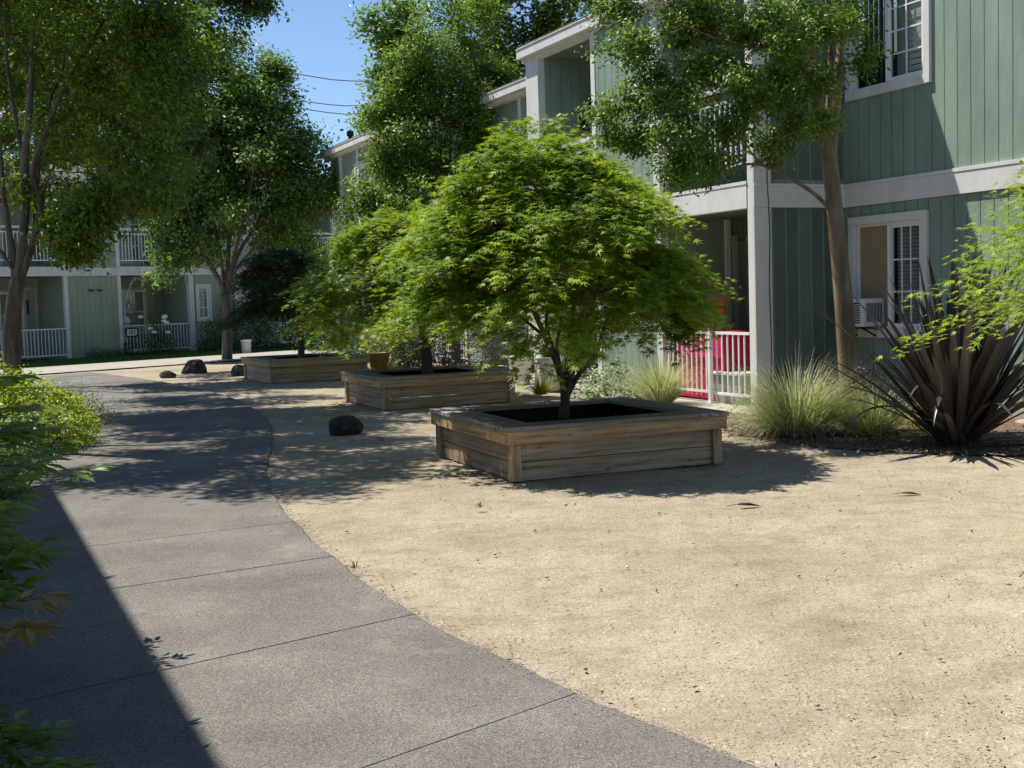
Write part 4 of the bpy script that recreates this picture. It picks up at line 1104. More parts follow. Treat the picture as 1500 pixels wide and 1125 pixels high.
def lim(b, Y, pts, r0, r1, dy=0): return ([PX(x, y, Y + dy * i / max(1, len(pts) - 1), b) for i, (x, y) in enumerate(pts)], r0, r1)
Y1 = 11.25
L1 = [lim(m1b, Y1, [(826, 612), (828, 585), (826, 560)], .052, .044),
      lim(m1b, Y1, [(826, 565), (815, 530), (800, 495), (782, 455), (765, 400), (750, 340)], .036, .01, -.5),
      lim(m1b, Y1, [(828, 565), (832, 525), (836, 480), (842, 430), (840, 360), (845, 280)], .03, .008, .3),
      lim(m1b, Y1, [(830, 582), (848, 548), (872, 520), (885, 480), (905, 440), (930, 390), (960, 330)], .029, .008, .3),
      lim(m1b, Y1, [(830, 575), (842, 535), (862, 500), (868, 450), (885, 390)], .024, .007, -.4), lim(m1b, Y1, [(824, 560), (816, 510), (822, 460), (815, 400)], .026, .007, .5),
      lim(m1b, Y1, [(812, 520), (800, 470), (812, 420), (800, 350)], .022, .007, .9),
      lim(m1b, Y1, [(838, 490), (858, 450), (880, 400), (890, 330)], .022, .007, -.9),
      lim(m1b, Y1, [(800, 495), (770, 470), (720, 430), (670, 400)], .02, .006, .2)]
maple(m1b, 1.27, 0.88, 2.7, 11, 2900, "large bright green Japanese maple with a domed crown in the nearest planter", limbs=L1, off=(-.22, 0), leaf=.09)
m2b = np.array([-1.32, 18.45, 0.28]); Y2 = 18.45
L2 = [lim(m2b, Y2, [(626, 552), (625, 525), (622, 500)], .085, .075),
      lim(m2b, Y2, [(622, 505), (618, 480), (608, 465), (590, 440), (570, 400)], .06, .012, .3),
      lim(m2b, Y2, [(626, 510), (640, 490), (660, 465), (675, 420)], .045, .01, -.3),
      lim(m2b, Y2, [(622, 500), (628, 460), (625, 400), (620, 340)], .04, .01),
      lim(m2b, Y2, [(608, 465), (580, 462), (545, 455), (510, 440)], .025, .006, .3)]
maple(m2b, 1.42, 0.76, 2.75, 23, 2000, "second Japanese maple, half lit and spreading, in the middle planter", limbs=L2, off=(-.2, 0), leaf=.094)
m3b = np.array([-4.35, 25.1, 0.28]); Y3 = 25.1
L3 = [lim(m3b, Y3, [(441, 525), (441, 500), (437, 475)], .08, .065),
      lim(m3b, Y3, [(438, 480), (425, 450), (405, 420), (385, 390)], .045, .01, .3),
      lim(m3b, Y3, [(440, 485), (450, 455), (465, 420), (475, 390)], .045, .01, -.3),
      lim(m3b, Y3, [(438, 475), (436, 430), (430, 370)], .04, .01)]
maple(m3b, 1.0, 0.8, 2.55, 31, 1300, "dark shaded maple with a low dense crown in the farthest planter", mat="maple_shade_tone", limbs=L3, off=(-.35, 0), leaf=.09)
m4b = np.array([4.3, 5.75, 0.0])
L4 = [([(0, 0, 0), (0, 0, .5), (-.1, 0, .9)], .07, .055), ([(-.1, 0, .9), (-.6, -.1, 1.3), (-1.2, -.2, 1.6), (-1.7, -.2, 1.7)], .045, .01), ([(-.1, 0, .85), (.3, .3, 1.4), (.6, .6, 2.2)], .04, .01),
      ([(-.08, 0, .9), (-.3, -.5, 1.5), (-.7, -.9, 2.0)], .04, .01), ([(-.1, 0, .9), (-.4, .6, 1.6), (-.8, 1.0, 2.0)], .04, .01)]
maple(m4b, 1.62, 1.58, 2.74, 47, 4200, "near bright maple reaching into the right edge of the view", limbs=L4, leaf=.056)

# ------------------------------------------------------------------ larger trees
def B(px, py, Y, rpx, n, ry=None):
    c = U(px, py, Y); r = rpx * Y / FPX
    return (c, (r, ry if ry else r, r * (0.85)), n)
rngT = np.random.default_rng(77)
def limp(Y, pts, r0, r1, dy=0): return ([U(x, y, Y + dy * i / max(1, len(pts) - 1)) for i, (x, y) in enumerate(pts)], r0, r1)

# crepe myrtle in front of the right building
bR = np.array([3.71, 13.07, 0.0]); YR = 13.07
LR = [limp(YR, [(1252, 632), (1245, 575), (1240, 500), (1234, 420), (1226, 340), (1219, 270), (1215, 232)], .12, .085),
      limp(YR, [(1216, 245), (1206, 190), (1199, 150), (1190, 80), (1175, 10), (1165, -60)], .07, .02, -.3),
      limp(YR, [(1216, 240), (1222, 190), (1226, 140), (1231, 70), (1240, -10), (1245, -90)], .062, .02, .3),
      limp(YR, [(1217, 232), (1213, 180), (1217, 110), (1215, 30), (1205, -50)], .05, .018, .1),
      limp(YR, [(1221, 312), (1192, 283), (1150, 257), (1118, 242), (1090, 241), (1062, 250)], .026, .012, -.4),
      limp(YR, [(1118, 242), (1102, 226), (1088, 200)], .014, .006, -.3),
      limp(YR, [(1200, 155), (1160, 60), (1130, 15), (1090, -30)], .04, .014, -.6),
      limp(YR, [(1160, 60), (1110, 70), (1060, 60), (1010, 40)], .022, .007, -.8),
      limp(YR, [(1190, 90), (1140, 110), (1080, 130), (1010, 150), (960, 170)], .026, .007, -.9)]
nzr = Noise3(rngT, 14, 1.3, 3.6)
_small = [(880, 165, 18), (905, 190, 26), (925, 150, 26), (930, 60, 40), (900, 18, 34), (960, 100, 34), (950, 215, 34), (985, 180, 36), (990, 245, 28), (1020, 215, 34), (1012, 140, 30), (1000, 45, 42), (1040, 15, 44), (1062, 112, 28), (1072, 180, 30),
          (1050, 252, 22), (1108, 150, 34), (1100, 55, 44), (1128, 208, 26), (1140, 110, 38), (1166, 172, 30), (1160, 45, 44), (1205, 15, 44), (1192, 120, 26), (1203, 178, 18), (1240, 35, 36), (1256, 88, 20), (970, 150, 28), (1085, 105, 26), (1030, 90, 28)]
CR = blobs(rngT, [B(x, y, YR - .5 + rngT.uniform(-.55, .45), r * 1.12, int(6 + r * r * .021)) for x, y, r in _small] + [B(1090, -60, YR, 140, 100), B(1215, -70, YR + .3, 110, 80), B(960, -50, YR - .4, 70, 44)], nzr, -.75, .6, .22, 5)
tree("crepe_myrtle_tree", bR, LR, CR, U(1130, 80, YR), 101, 46, .085, .052, OVAL, MAT["crepe"], MAT["bark_crepe"], "smooth-barked crepe myrtle in front of the right building beside the flax", "tree", 260, .8)

# crepe myrtle at the left, several stems, dense canopy over the path
bL = np.array([-7.12, 17.1, 0.0]); YL = 17.1
LL = [limp(YL, [(19, 607), (18, 556), (17, 500), (20, 450), (26, 410)], .125, .105),
      limp(YL, [(24, 425), (20, 380), (12, 330), (4, 270), (0, 200)], .06, .022, .3),
      limp(YL, [(27, 415), (34, 345), (38, 290), (36, 240), (40, 190), (46, 120), (48, 40), (52, -60)], .078, .02, 0),
      limp(YL, [(36, 250), (27, 195), (14, 120), (8, 50), (6, -40)], .035, .012, .3),
      limp(YL, [(30, 412), (50, 350), (60, 300), (48, 255), (58, 215), (72, 180), (95, 125), (125, 75), (160, 15), (180, -40)], .055, .012, -.4),
      limp(YL, [(50, 350), (55, 270), (60, 205), (76, 140), (92, 100), (100, 30)], .035, .012, .5),
      limp(YL, [(0, 366), (14, 388), (30, 408)], .03, .035), limp(YL, [(95, 140), (130, 112), (165, 110)], .02, .007, -.5),
      limp(YL, [(62, 300), (72, 260), (110, 275), (150, 300)], .02, .006, -.6)]
nzl = Noise3(rngT, 14, 1.0, 3.0)
CL = blobs(rngT, [B(70, 50, YL + 1.2, 120, 80, 1.0), B(190, 60, YL - .1, 105, 120, 1.4), B(130, 175, YL + .9, 90, 70, 1.0), B(225, 160, YL - .2, 85, 90, 1.3), B(20, 215, YL + 1.0, 70, 34, .9), B(215, 250, YL, 62, 60, 1.0), B(150, 300, YL - .5, 34, 30, .5), B(95, 330, YL - .5, 46, 56, .5),
                  B(110, 355, YL - .5, 30, 16, .4), B(10, 130, YL + 1.3, 80, 30, .9), B(-60, 60, YL + 1.2, 100, 60, 1.0), B(100, -80, YL, 170, 120, 2.2), B(255, 60, YL - .2, 60, 56, 1.0), B(20, 290, YL - .3, 26, 10, .4), B(130, 265, YL - .3, 50, 24, .7), B(240, -60, YL, 80, 50, 1.5)], nzl, -.55)
tree("crepe_myrtle_tree", bL, LL, CL, U(110, 120, YL), 102, 46, .13, .084, OVAL, MAT["crepe_left"], MAT["bark_grey"], "multi-stemmed grey tree rising from the bright bush at the left edge", "tree", 260, .8)

# tall tree left of the path whose high branches hang over the top of the view
bO = np.array([-7.35, 14.2, 0.0])
LO = [([bO + [.15, 0, 3.2], bO + [.1, 2.2, 5.4], bO + [.2, 4.4, 6.8], bO + [.8, 5.4, 7.2]], .08, .015), ([bO, bO + [0, 0, 1.5], bO + [.15, 0, 3.2]], .16, .13), ([bO + [.15, 0, 3.2], bO + [1.2, -.6, 4.8], bO + [2.6, -1.4, 5.8], bO + [3.6, -1.9, 6.1]], .09, .02),
      ([bO + [.15, 0, 3.2], bO + [.2, .6, 5.0], bO + [.6, 1.0, 7.2]], .1, .03), ([bO + [.15, 0, 3.1], bO + [-1, .3, 4.8], bO + [-2, .5, 6.2]], .08, .02), ([bO + [1.2, -.6, 4.8], bO + [2.2, .2, 6.0], bO + [3.2, .6, 6.8]], .06, .015)]
CO = blobs(rngT, [((-6.5, 13.0, 6.7), (1.3, 1.2, .7), 95), ((-5.1, 12.5, 6.3), (1.1, 1.2, .7), 85), ((-6.4, 15.2, 7.2), (1.1, 1.4, .8), 95), ((-5.2, 14.8, 6.8), (1.1, 1.3, .7), 90), ((-4.35, 13.4, 6.4), (.8, 1.2, .6), 60), ((-6.2, 17.2, 7.4), (1.0, 1.2, .8), 70), ((-4.5, 11.7, 6.0), (.8, .7, .5), 36), ((-7.2, 19.4, 6.8), (1.2, 1.6, .7), 110), ((-6.0, 19.3, 7.3), (.8, 1.2, .6), 60), ((-7.6, 17.2, 7.0), (.9, 1.2, .6), 60)], Noise3(rngT, 14, 1.2, 3.2), -.5)
tree("shade_tree", bO, LO, CO, (-5.2, 13.4, 6.2), 103, 56, .16, .1, OVAL, MAT["oak"], MAT["bark_grey"], "tall shade tree standing left of the path outside the frame, casting the dappled shade", "tree", 180, .7)

# dark leafy tree farther left: the mass between the left stems and the tall vase tree
bD = np.array([-11.6, 25.2, 0.0])
LD = [([bD + [.4, 0, 3.1], bD + [1.6, -1.4, 5.0], bD + [3.6, -2.6, 6.3], bD + [5.0, -2.9, 6.6]], .07, .015), ([bD + [.4, 0, 3.1], bD + [1.4, 1.8, 5.2], bD + [2.6, 3.6, 6.8]], .07, .015), ([bD, bD + [.1, 0, 1.6], bD + [.4, 0, 3.2]], .16, .13), ([bD + [.4, 0, 3.2], bD + [1.8, 0, 4.6], bD + [3.4, .3, 6.0], bD + [5.4, .3, 7.8]], .1, .02), ([bD + [.4, 0, 3.1], bD + [.6, .4, 5], bD + [1.6, .6, 7.4]], .09, .02), ([bD + [1.8, 0, 4.6], bD + [3.0, -.4, 4.7], bD + [4.2, -.5, 4.6]], .05, .012), ([bD + [.3, 0, 2.9], bD + [1.4, -.5, 3.8], bD + [2.2, -.8, 4.2]], .05, .012)]
YD = 25.2
CD = blobs(rngT, [B(170, 190, YD, 95, 90, 1.6), B(240, 200, YD, 62, 66, 1.2), B(120, 90, YD, 110, 90, 1.8), B(250, 80, YD + .3, 72, 80, 1.4), B(325, -2, YD + .4, 56, 58, 1.2), B(375, 18, YD + .4, 20, 12, .5), B(200, 280, YD - .4, 55, 40, .8), B(130, 290, YD - .3, 60, 40, .9), B(250, -60, YD, 120, 90, 2.0), B(60, 220, YD, 80, 40, 1.5), ((-8.2, 27.8, 6.5), (1.5, 2.0, .9), 130), ((-6.9, 22.4, 6.4), (1.2, 1.9, .7), 100), ((-9.3, 29.5, 7.0), (1.4, 1.6, .8), 100), ((-7.3, 26.0, 7.1), (1.2, 1.5, .7), 100), ((-8.4, 22.0, 6.9), (1.2, 1.6, .7), 100), ((-7.6, 24.3, 6.0), (1.0, 1.3, .6), 70)], Noise3(rngT, 14, .9, 2.6), -.5)
tree("shade_tree", bD, LD, CD, U(190, 120, YD), 104, 50, .17, .12, OVAL, MAT["oak"], MAT["bark_grey"], "dark leafy tree hanging over the far left, its branch tips dark against the sky", "tree", 200, .75)

# vase-shaped tree beside the far cross path
bZ = np.array([-8.26, 34.9, 0.0]); YZ = 34.9
LZ = [limp(YZ, [(333, 528), (333, 470), (330, 428)], .16, .13),
      limp(YZ, [(330, 432), (318, 405), (300, 375), (285, 335), (272, 290), (262, 240)], .075, .02, -1), limp(YZ, [(331, 430), (334, 380), (336, 320), (334, 250), (326, 160), (318, 100)], .08, .02, .3),
      limp(YZ, [(331, 428), (348, 375), (375, 330), (405, 290), (432, 250)], .07, .02, .5), limp(YZ, [(331, 425), (322, 370), (308, 300), (300, 220), (300, 140)], .06, .015, 1),
      limp(YZ, [(333, 425), (350, 390), (385, 350), (425, 320), (460, 295)], .05, .012, -.6), limp(YZ, [(332, 420), (352, 340), (368, 270), (380, 190)], .06, .015, -.8), limp(YZ, [(320, 408), (310, 396), (296, 392), (285, 392)], .02, .008, -.5)]
CZ = blobs(rngT, [B(330, 200, YZ, 95, 150, 2.2), B(300, 130, YZ, 55, 66, 1.3), B(318, 88, YZ, 32, 26, .8), B(395, 160, YZ, 62, 80, 1.5), B(410, 118, YZ, 28, 18, .7), B(445, 235, YZ, 50, 66, 1.3), B(470, 285, YZ, 36, 34, 1.0), B(420, 290, YZ, 60, 56, 1.5),
                  B(260, 270, YZ, 55, 56, 1.4), B(235, 325, YZ, 42, 36, 1.0), B(258, 362, YZ - .4, 50, 30, 1.2), B(286, 385, YZ - .5, 26, 9, .9), B(370, 330, YZ, 60, 36, 1.5), B(350, 130, YZ, 50, 46, 1.2), B(360, 240, YZ + .5, 80, 130, 1.8), B(320, 160, YZ + .5, 70, 90, 1.4), B(320, 290, YZ + .6, 70, 70, 1.6), B(400, 320, YZ + .6, 70, 70, 1.6), B(455, 300, YZ, 46, 56, 1.3), B(275, 300, YZ + .4, 55, 50, 1.3), B(450, 350, YZ + .8, 50, 36, 1.2), B(400, 230, YZ - .5, 60, 70, 1.3), B(350, 95, YZ, 40, 30, 1.0), B(300, 75, YZ, 20, 10, .6)], Noise3(rngT, 14, .9, 2.6), -.75)
tree("vase_shaped_tree", bZ, LZ, CZ, U(345, 220, YZ), 105, 60, .2, .125, OVAL, MAT["zelkova"], MAT["bark_grey"], "vase-shaped tree with fanning branches beside the bright far path", "tree", 300, .8)

# upright crepe myrtles at the back between the maples and the building
YM = 27.0
bM = np.array([-1.25, YM, 0.0])
LM = [([bM, bM + [.0, 0, .8]], .12, .1)] + [limp(YM, pts, .045, .01, d) for pts, d in (([(665, 480), (655, 400), (640, 300), (625, 200), (620, 110)], .2), ([(668, 480), (665, 400), (660, 300), (660, 180), (665, 60)], 0), ([(670, 480), (685, 400), (695, 300), (700, 200), (710, 90)], -.2), ([(668, 480), (640, 410), (605, 340), (585, 270), (575, 200)], .3), ([(670, 480), (675, 380), (680, 250), (690, 120)], .5), ([(670, 480), (700, 380), (720, 280), (725, 200)], .3))]
CM = blobs(rngT, [B(650, 70, YM, 62, 90, 1.2), B(690, 120, YM, 50, 60, 1.0), B(620, 130, YM, 52, 66, 1.0), B(595, 85, YM, 32, 26, .7), B(590, 200, YM, 50, 66, 1.0), B(555, 165, YM, 24, 20, .5), B(650, 210, YM, 75, 90, 1.2), B(705, 190, YM, 40, 40, .8), B(600, 290, YM - .2, 62, 80, 1.1), B(545, 305, YM - .3, 42, 46, .8), B(690, 25, YM + .5, 44, 40, 1), B(640, 10, YM, 40, 30, .8), B(570, 350, YM - .3, 60, 40, .9), B(525, 350, YM - .3, 30, 20, .5), B(572, 240, YM, 30, 30, .6), B(578, 130, YM, 30, 26, .7), B(690, 170, YM - .5, 50, 80, .8), B(712, 235, YM - .4, 36, 46, .7), B(640, 280, YM - .3, 60, 70, .9), B(575, 325, YM - .5, 50, 56, .9), B(540, 340, YM - .6, 40, 40, .8), B(715, 120, YM, 28, 26, .6), B(700, 280, YM - .5, 40, 40, .8)], Noise3(rngT, 14, 1.2, 3.4), -.6)
tree("crepe_myrtle_tree", bM, LM, CM, U(640, 180, YM), 106, 56, .14, .09, OVAL, MAT["crepe"], MAT["bark_crepe"], "upright many-stemmed crepe myrtle behind the maples in the middle of the court", "tree", 300, .9)

# tall trees behind the buildings
def bgtree(base, h, spread, seed, label, mat="oak", n=260, low=.35, blob=None):
    base = np.array(base, float); rg = np.random.default_rng(seed)
    lims = [([base, base + [0, 0, h * .3], base + [.2, 0, h * .55], base + [0, 0.2, h * .9]], .28, .05)]
    for k in range(6):
        a = k * 1.05 + seed; lims.append(([base + [0, 0, h * (.3 + .05 * k)], base + [math.cos(a) * spread * .5, math.sin(a) * spread * .5, h * (.5 + .05 * k)], base + [math.cos(a) * spread * .85, math.sin(a) * spread * .85, h * (.6 + .05 * k)]], .11, .02))
    sp = blob or [(base + [rg.uniform(-.55, .55) * spread, rg.uniform(-.55, .55) * spread, h * rg.uniform(low + .15, .92)], (spread * rg.uniform(.3, .5),) * 3, n // 9) for _ in range(9)]
    C = blobs(rg, sp, Noise3(rg, 14, .6, 1.8), -.5)
    return tree("background_tree", base, lims, C, base + [0, 0, h * .55], seed + 900, 70, .36, .24, OVAL, MAT[mat], MAT["bark_grey"], label, "tree", 120, .8)
bgtree((1.4, 47, 0), 15.5, 5.0, 201, "tall dark tree rising behind the right building's roof", "oak", 330)
bgtree((-3.2, 52, 0), 14.0, 3.6, 202, "tall lighter tree behind the upright crepe myrtles and roof", "zelkova", 200)
bgtree((-19.5, 52, 0), 14.5, 5.0, 203, "tall dark tree behind the far left building", "oak", 280)
bgtree((-12.5, 58, 0), 11.5, 4.0, 204, "rounded tree behind the far building, seen between the canopies", "zelkova", 220)
bgtree((-25, 45, 0), 13.0, 4.5, 205, "broad tree at the far left behind the facade", "crepe_left", 240)

# ------------------------------------------------------------------ shrubs and plants
shrub("boxwood_bush", -5.7, 13.75, 0, .85, .8, .84, 12500, .046, OVAL, "box", "bright yellow-green clipped bush at the left of the path by the tree stem", 301, sig=.05, per=24, shell=.18)
shrub("boxwood_bush", -6.6, 15.0, 0, .85, .8, .98, 7000, .05, OVAL, "box", "bright bush behind the first, wrapped round the left tree stem", 302, sig=.05, per=24, shell=.18)
shrub("low_shrub", -5.2, 12.9, 0, .55, .5, .5, 3400, .04, OVAL, "shrub", "darker glossy low shrub in front of the bright bush on the path edge", 303, sig=.06, per=18)
shrub("low_shrub", -5.5, 15.6, 0, .3, .4, .5, 900, .045, LANCE, "shrub", "thin dark shrub behind the bright bush against the path", 304, sig=.09, per=12)
shrub("low_shrub", -6.6, 18.2, 0, .4, .5, .45, 1100, .05, LANCE, "shrub", "dark wispy shrub on the path's left edge beyond the bushes", 305, sig=.1, per=12)
shrub("low_shrub", -4.75, 11.3, 0, .35, .4, .36, 1200, .045, LANCE, "oak", "small dark shrub at the path edge just behind the near leaves", 306, sig=.07, per=12)
# flowering shrubs etc. along the right building
shrub("variegated_shrub", 1.42, 17.3, 0, .58, .5, .62, 2600, .055, OVAL, "varieg", "white-edged variegated shrub by the green wall behind the nearest planter", 311, sig=.07, per=16)
shrub("purple_shrub", 4.05, 14.35, 0, .6, .5, .72, 2600, .035, OVAL, "purple", "low purple-leaved shrub under the window behind the ornamental grass", 312, sig=.07, per=16)
shrub("purple_shrub", -.7, 23.2, 0, .85, .6, 1.1, 4200, .045, OVAL, "purple", "dark purple shrub behind the middle planter", 313, sig=.1, per=18)
shrub("hydrangea", -2.75, 26.6, 0, .55, .5, 1.0, 1500, .11, OVAL, "hydrangea", "pale flowering hydrangea in front of the lit facade", 314, sig=.1, per=12)
shrub("bamboo_clump", -2.1, 25.0, 0, .35, .35, 1.05, 1900, .08, LANCE, "shrub", "fine-leaved light green upright clump beside the hydrangea", 315, sig=.08, per=14)
shrub("dark_shrub", -1.45, 25.4, 0, .6, .5, 1.1, 2400, .06, OVAL, "oak", "dark green shrub between the bamboo clump and the second maple's trunk", 316, sig=.1, per=16)
shrub("low_hedge", -4.35, 31.0, 0, 1.0, .6, .85, 2400, .07, OVAL, "shrub", "low mounded green hedge beyond the farthest planter at its right", 317, sig=.1, per=16)
shrub("dark_hedge", -7.6, 41.5, 0, 1.5, 1.2, 2.5, 4200, .11, OVAL, "oak", "tall dark shrub mass before the far building just right of the bucket", 318, sig=.2, per=18)
shrub("dark_hedge", -5.6, 40.0, 0, 1.5, 1.2, 2.3, 4200, .11, OVAL, "oak", "dark hedge mass behind the farthest planter", 319, sig=.2, per=18)
shrub("dark_hedge", -3.7, 38.5, 0, 1.1, 1.0, 1.9, 2600, .11, OVAL, "oak", "dark hedge corner beside the lit facade of the right building", 320, sig=.18, per=18)
shrub("rose_bush", *LB(2.75, .8), 0, .62, .5, 1.2, 2200, .07, OVAL, "shrub", "rose bush with white blooms before the far patio railing", 321, sig=.12, per=14)
shrub("low_shrub", *LB(4.75, .8), 0, .55, .5, 1.1, 1700, .08, OVAL, "oak", "dark rounded shrub under the far small window", 322, sig=.12, per=14)
shrub("low_shrub", *LB(.85, .35), 0, .55, .3, .35, 900, .06, OVAL, "shrub", "low green plant at the foot of the far green panel", 323, sig=.07, per=12)
shrub("low_shrub", *LB(6.4, 1.2), 0, .6, .5, 1.3, 1500, .12, LANCE, "shrub", "loose tall-leaved plant behind the vase-shaped tree's trunk", 324, sig=.15, per=14)
shrub("climbing_shrub", *LB(5.9, .3), 0, .45, .3, 2.1, 1500, .09, OVAL, "oak", "dark shrub climbing the far wall right of the small window", 325, sig=.15, per=14)
shrub("low_shrub", *LB(1.7, .3), 0, .3, .25, .4, 500, .06, OVAL, "shrub", "small green plant beside the number sign", 326, sig=.07, per=12)
# roses
rngR = np.random.default_rng(9); rb_ = np.array([*LB(2.75, .8), 0])
for k in range(8):
    mb = MB()
    o = None
    p = rb_ + np.array([rngR.uniform(-.5, .5), -.35 + rngR.uniform(-.1, .1), rngR.uniform(.75, 1.3)])
    mb.lathe([(0, -.05), (.07, -.03), (.085, .02), (.05, .055), (0, .05)], p, 9)
    for q in range(5):
        a = q * 1.256; mb.lathe([(0, -.03), (.045, 0), (0, .04)], p + np.array([.06 * math.cos(a), .06 * math.sin(a), 0]), 6)
    root_ = [ob for ob in bpy.data.objects if ob.name.startswith("rose_bush")][0]
    o = mb.build("bloom", MAT["rose"], root_, smooth=True); o.matrix_parent_inverse = Matrix.Translation(-Vector(root_.location))

def grass_clump(x, y, L, n, label, seed, spread=1.0, mat="grassblade", W=.009, base=.16, name="ornamental_grass", arch=.9):
    rng = np.random.default_rng(seed)
    r = empty(name, (x, y, 0.02), label=label, cat="grass")
    blades("blades", rng, n, L, W, spread, MAT[mat], r, arch, base, 8)
    return r
grass_clump(3.02, 12.75, .98, 1900, "large fountain of pale ornamental grass beside the smooth-barked tree", 401, 1.2, base=.3, arch=1.35)
grass_clump(3.75, 12.55, .75, 700, "smaller fountain of grass on the window side of the smooth-barked trunk", 402, 1.2, base=.2, arch=1.3)
grass_clump(2.02, 16.35, .85, 900, "small pale grass clump at the left end of the white patio railing", 403, .9, base=.15)
grass_clump(.45, 18.7, .36, 260, "small yellow-green grass tuft beside the white pots", 404, 1.0, "yellow", .012, .08, "yellow_grass_tuft")
# bronze flax
rng = np.random.default_rng(12)
ph = empty("flax_plant", (4.25, 11.45, 0.02), label="big bronze-purple flax with sword leaves at the right by the green wall", cat="flax plant")
blades("blades", rng, 90, 1.85, .09, .66, MAT["phormium"], ph, .18, .16, 10, 1)
blades("blades", rng, 90, 1.7, .085, 1.1, MAT["phormium"], ph, .28, .2, 10, 1)
blades("bent_blades", rng, 16, 1.5, .08, .9, MAT["phormium"], ph, 1.5, .18, 12, 1)
blades("dead_blades", rng, 14, .9, .06, 1.5, MAT["litter"], ph, .7, .2, 8, 1)
shrub("low_shrub", 4.42, 12.95, 0, .22, .22, .4, 400, .05, OVAL, "yellow", "small yellow-leaved plant between the trunk and the flax", 327, sig=.05, per=12)

# foreground nandina at the left edge
def nandina(x, y, seed, canes, label, h=1.0, lean=(0.5, 0.1), mat="nandina"):
    rng = np.random.default_rng(seed)
    r = empty("nandina_shrub", (x, y, 0.0), label=label, cat="shrub")
    segs = []; P = []; A = []; N = []; S = []; T = []
    for c in range(canes):
        a = rng.uniform(0, 6.283); b0 = np.array([math.cos(a) * .12, math.sin(a) * .12, 0]); hh = h * rng.uniform(.45, 1.08)
        tip = b0 + np.array([lean[0] * rng.uniform(-.4, 1.0) + .18 * math.cos(a), lean[1] + .3 * math.sin(a) + rng.normal() * .12, hh])
        cane = smooth_path(np.array([b0, (b0 + tip) / 2 + [0, 0, .12 * hh], tip]), .08); segs.append((cane, np.linspace(.008, .005, len(cane))))
        for f in range(rng.integers(7, 11)):
            az = rng.uniform(0, 6.283); st = cane[-1 - rng.integers(0, max(1, len(cane) // 3))]
            d = nrm(np.array([math.cos(az), math.sin(az), rng.uniform(.05, .55)])); L = rng.uniform(.18, .3)
            q = np.linspace(0, 1, 8)[:, None]; ra = st + d * L * q - np.array([0, 0, .16 * L]) * q ** 2
            segs.append((ra, np.linspace(.0035, .0015, 8)))
            sd = nrm(np.cross(d, [0, 0, 1.0]))
            for k in (3, 5, 7):
                for s_ in ((-1, 1) if k < 7 else (0,)):
                    dd = nrm(d * .8 + sd * s_ * .95 + rng.normal(size=3) * .12); l2 = L * (.5 - .035 * k)
                    q2 = np.linspace(0, 1, 4)[:, None]; rb2 = ra[k] + dd * l2 * q2 - np.array([0, 0, .12 * l2]) * q2 ** 2
                    segs.append((rb2, np.linspace(.0018, .0009, 4)))
                    s2 = nrm(np.cross(dd, [0, 0, 1.0])); tl = rng.uniform(0, 1)
                    for kk, ss in ((1, 1), (1, -1), (2, 1), (2, -1), (3, 0)):
                        P.append(rb2[kk]); A.append(nrm(dd * .75 + s2 * ss * .8 + np.array([0, 0, -.22]) + rng.normal(size=3) * .15)); N.append(nrm(np.array([0, 0, 1.0]) + rng.normal(size=3) * .35)); S.append(rng.uniform(.06, .095)); T.append(np.clip(tl + rng.normal() * .15, 0, 1))
    leaves("foliage", np.array(P), np.array(A), np.array(N), np.array(S), np.array(T), BROADL, MAT[mat], r)
    tubes("stem", segs, MAT["bark_grey"], r, 5)
    return r
nandina(-2.13, 3.75, 501, 13, "near nandina with pointed green leaves leaning over the path at the left edge", 1.22, (.42, .1))
nandina(-2.62, 4.95, 502, 13, "second nandina behind the nearest one, leaves overhanging the path", 1.25, (.45, .15))
nandina(-3.5, 6.6, 503, 9, "third nandina farther along the left edge of the path", 1.05, (.35, .1))
nandina(-1.8, 2.85, 504, 4, "low nandina at the lower left corner of the view", .9, (.3, .1))

nandina(-1.78, 3.2, 505, 3, "small nandina with bronze-brown leaves low at the left edge in the building's shade", .78, (.18, .05), "nandina_old")

# pots, bucket, rocks, small things
def pot(x, y, prof, mat, label, name="plant_pot", plant=None, seed=0, cat="pot"):
    r = empty(name, (x, y, 0), label=label, cat=cat)
    mb = MB(); mb.lathe(prof, (0, 0, 0), 28); mb.build("pot", MAT[mat], r, smooth=True)
    mb = MB(); zt = prof[-1][1]; rt_ = prof[-1][0]; mb.lathe([(0, zt), (rt_ + .01, zt)], (0, 0, 0), 20); mb.build("soil", MAT["soil"], r)
    if plant:
        blades("plant", np.random.default_rng(seed), 46, plant, .045, .9, MAT["shrub"], r, .6, .06, 7, 1, prof[-1][1])
    return r
PROF = [(0, 0), (.15, 0), (.165, .02), (.19, .3), (.215, .44), (.245, .49), (.245, .505), (.215, .505), (.205, .45)]
pot(.16, 21.5, PROF, "pot", "white flared pot just right of the middle planter", plant=.5, seed=1)
pot(.62, 19.6, [(q[0] * .95, q[1] * 1.12) for q in PROF], "pot", "taller white pot half hidden behind the nearest maple's trunk", plant=.45, seed=2)
pot(-2.85, 25.9, [(q[0] * 1.1, q[1] * .9) for q in PROF], "yellow_pot", "mustard coloured pot at the hydrangea's foot behind the middle planter")
bk = empty("bucket", (-8.62, 39.2, 0.012), label="white plastic bucket on the grass by the vase-shaped tree", cat="bucket")
mb = MB(); mb.lathe([(0, 0), (.14, 0), (.145, .02), (.17, .38), (.18, .38), (.18, .43), (.165, .43), (.14, .05)], (0, 0, 0), 24); mb.build("tub", MAT["white_plastic"], bk, smooth=True)
mb = MB(); mb.tube([(.182 * math.cos(a), -.02 - .12 * math.sin(a), .38 - .16 * math.sin(a)) for a in np.linspace(0, math.pi, 12)], .004, 5); mb.build("handle", MAT["wire"], bk)

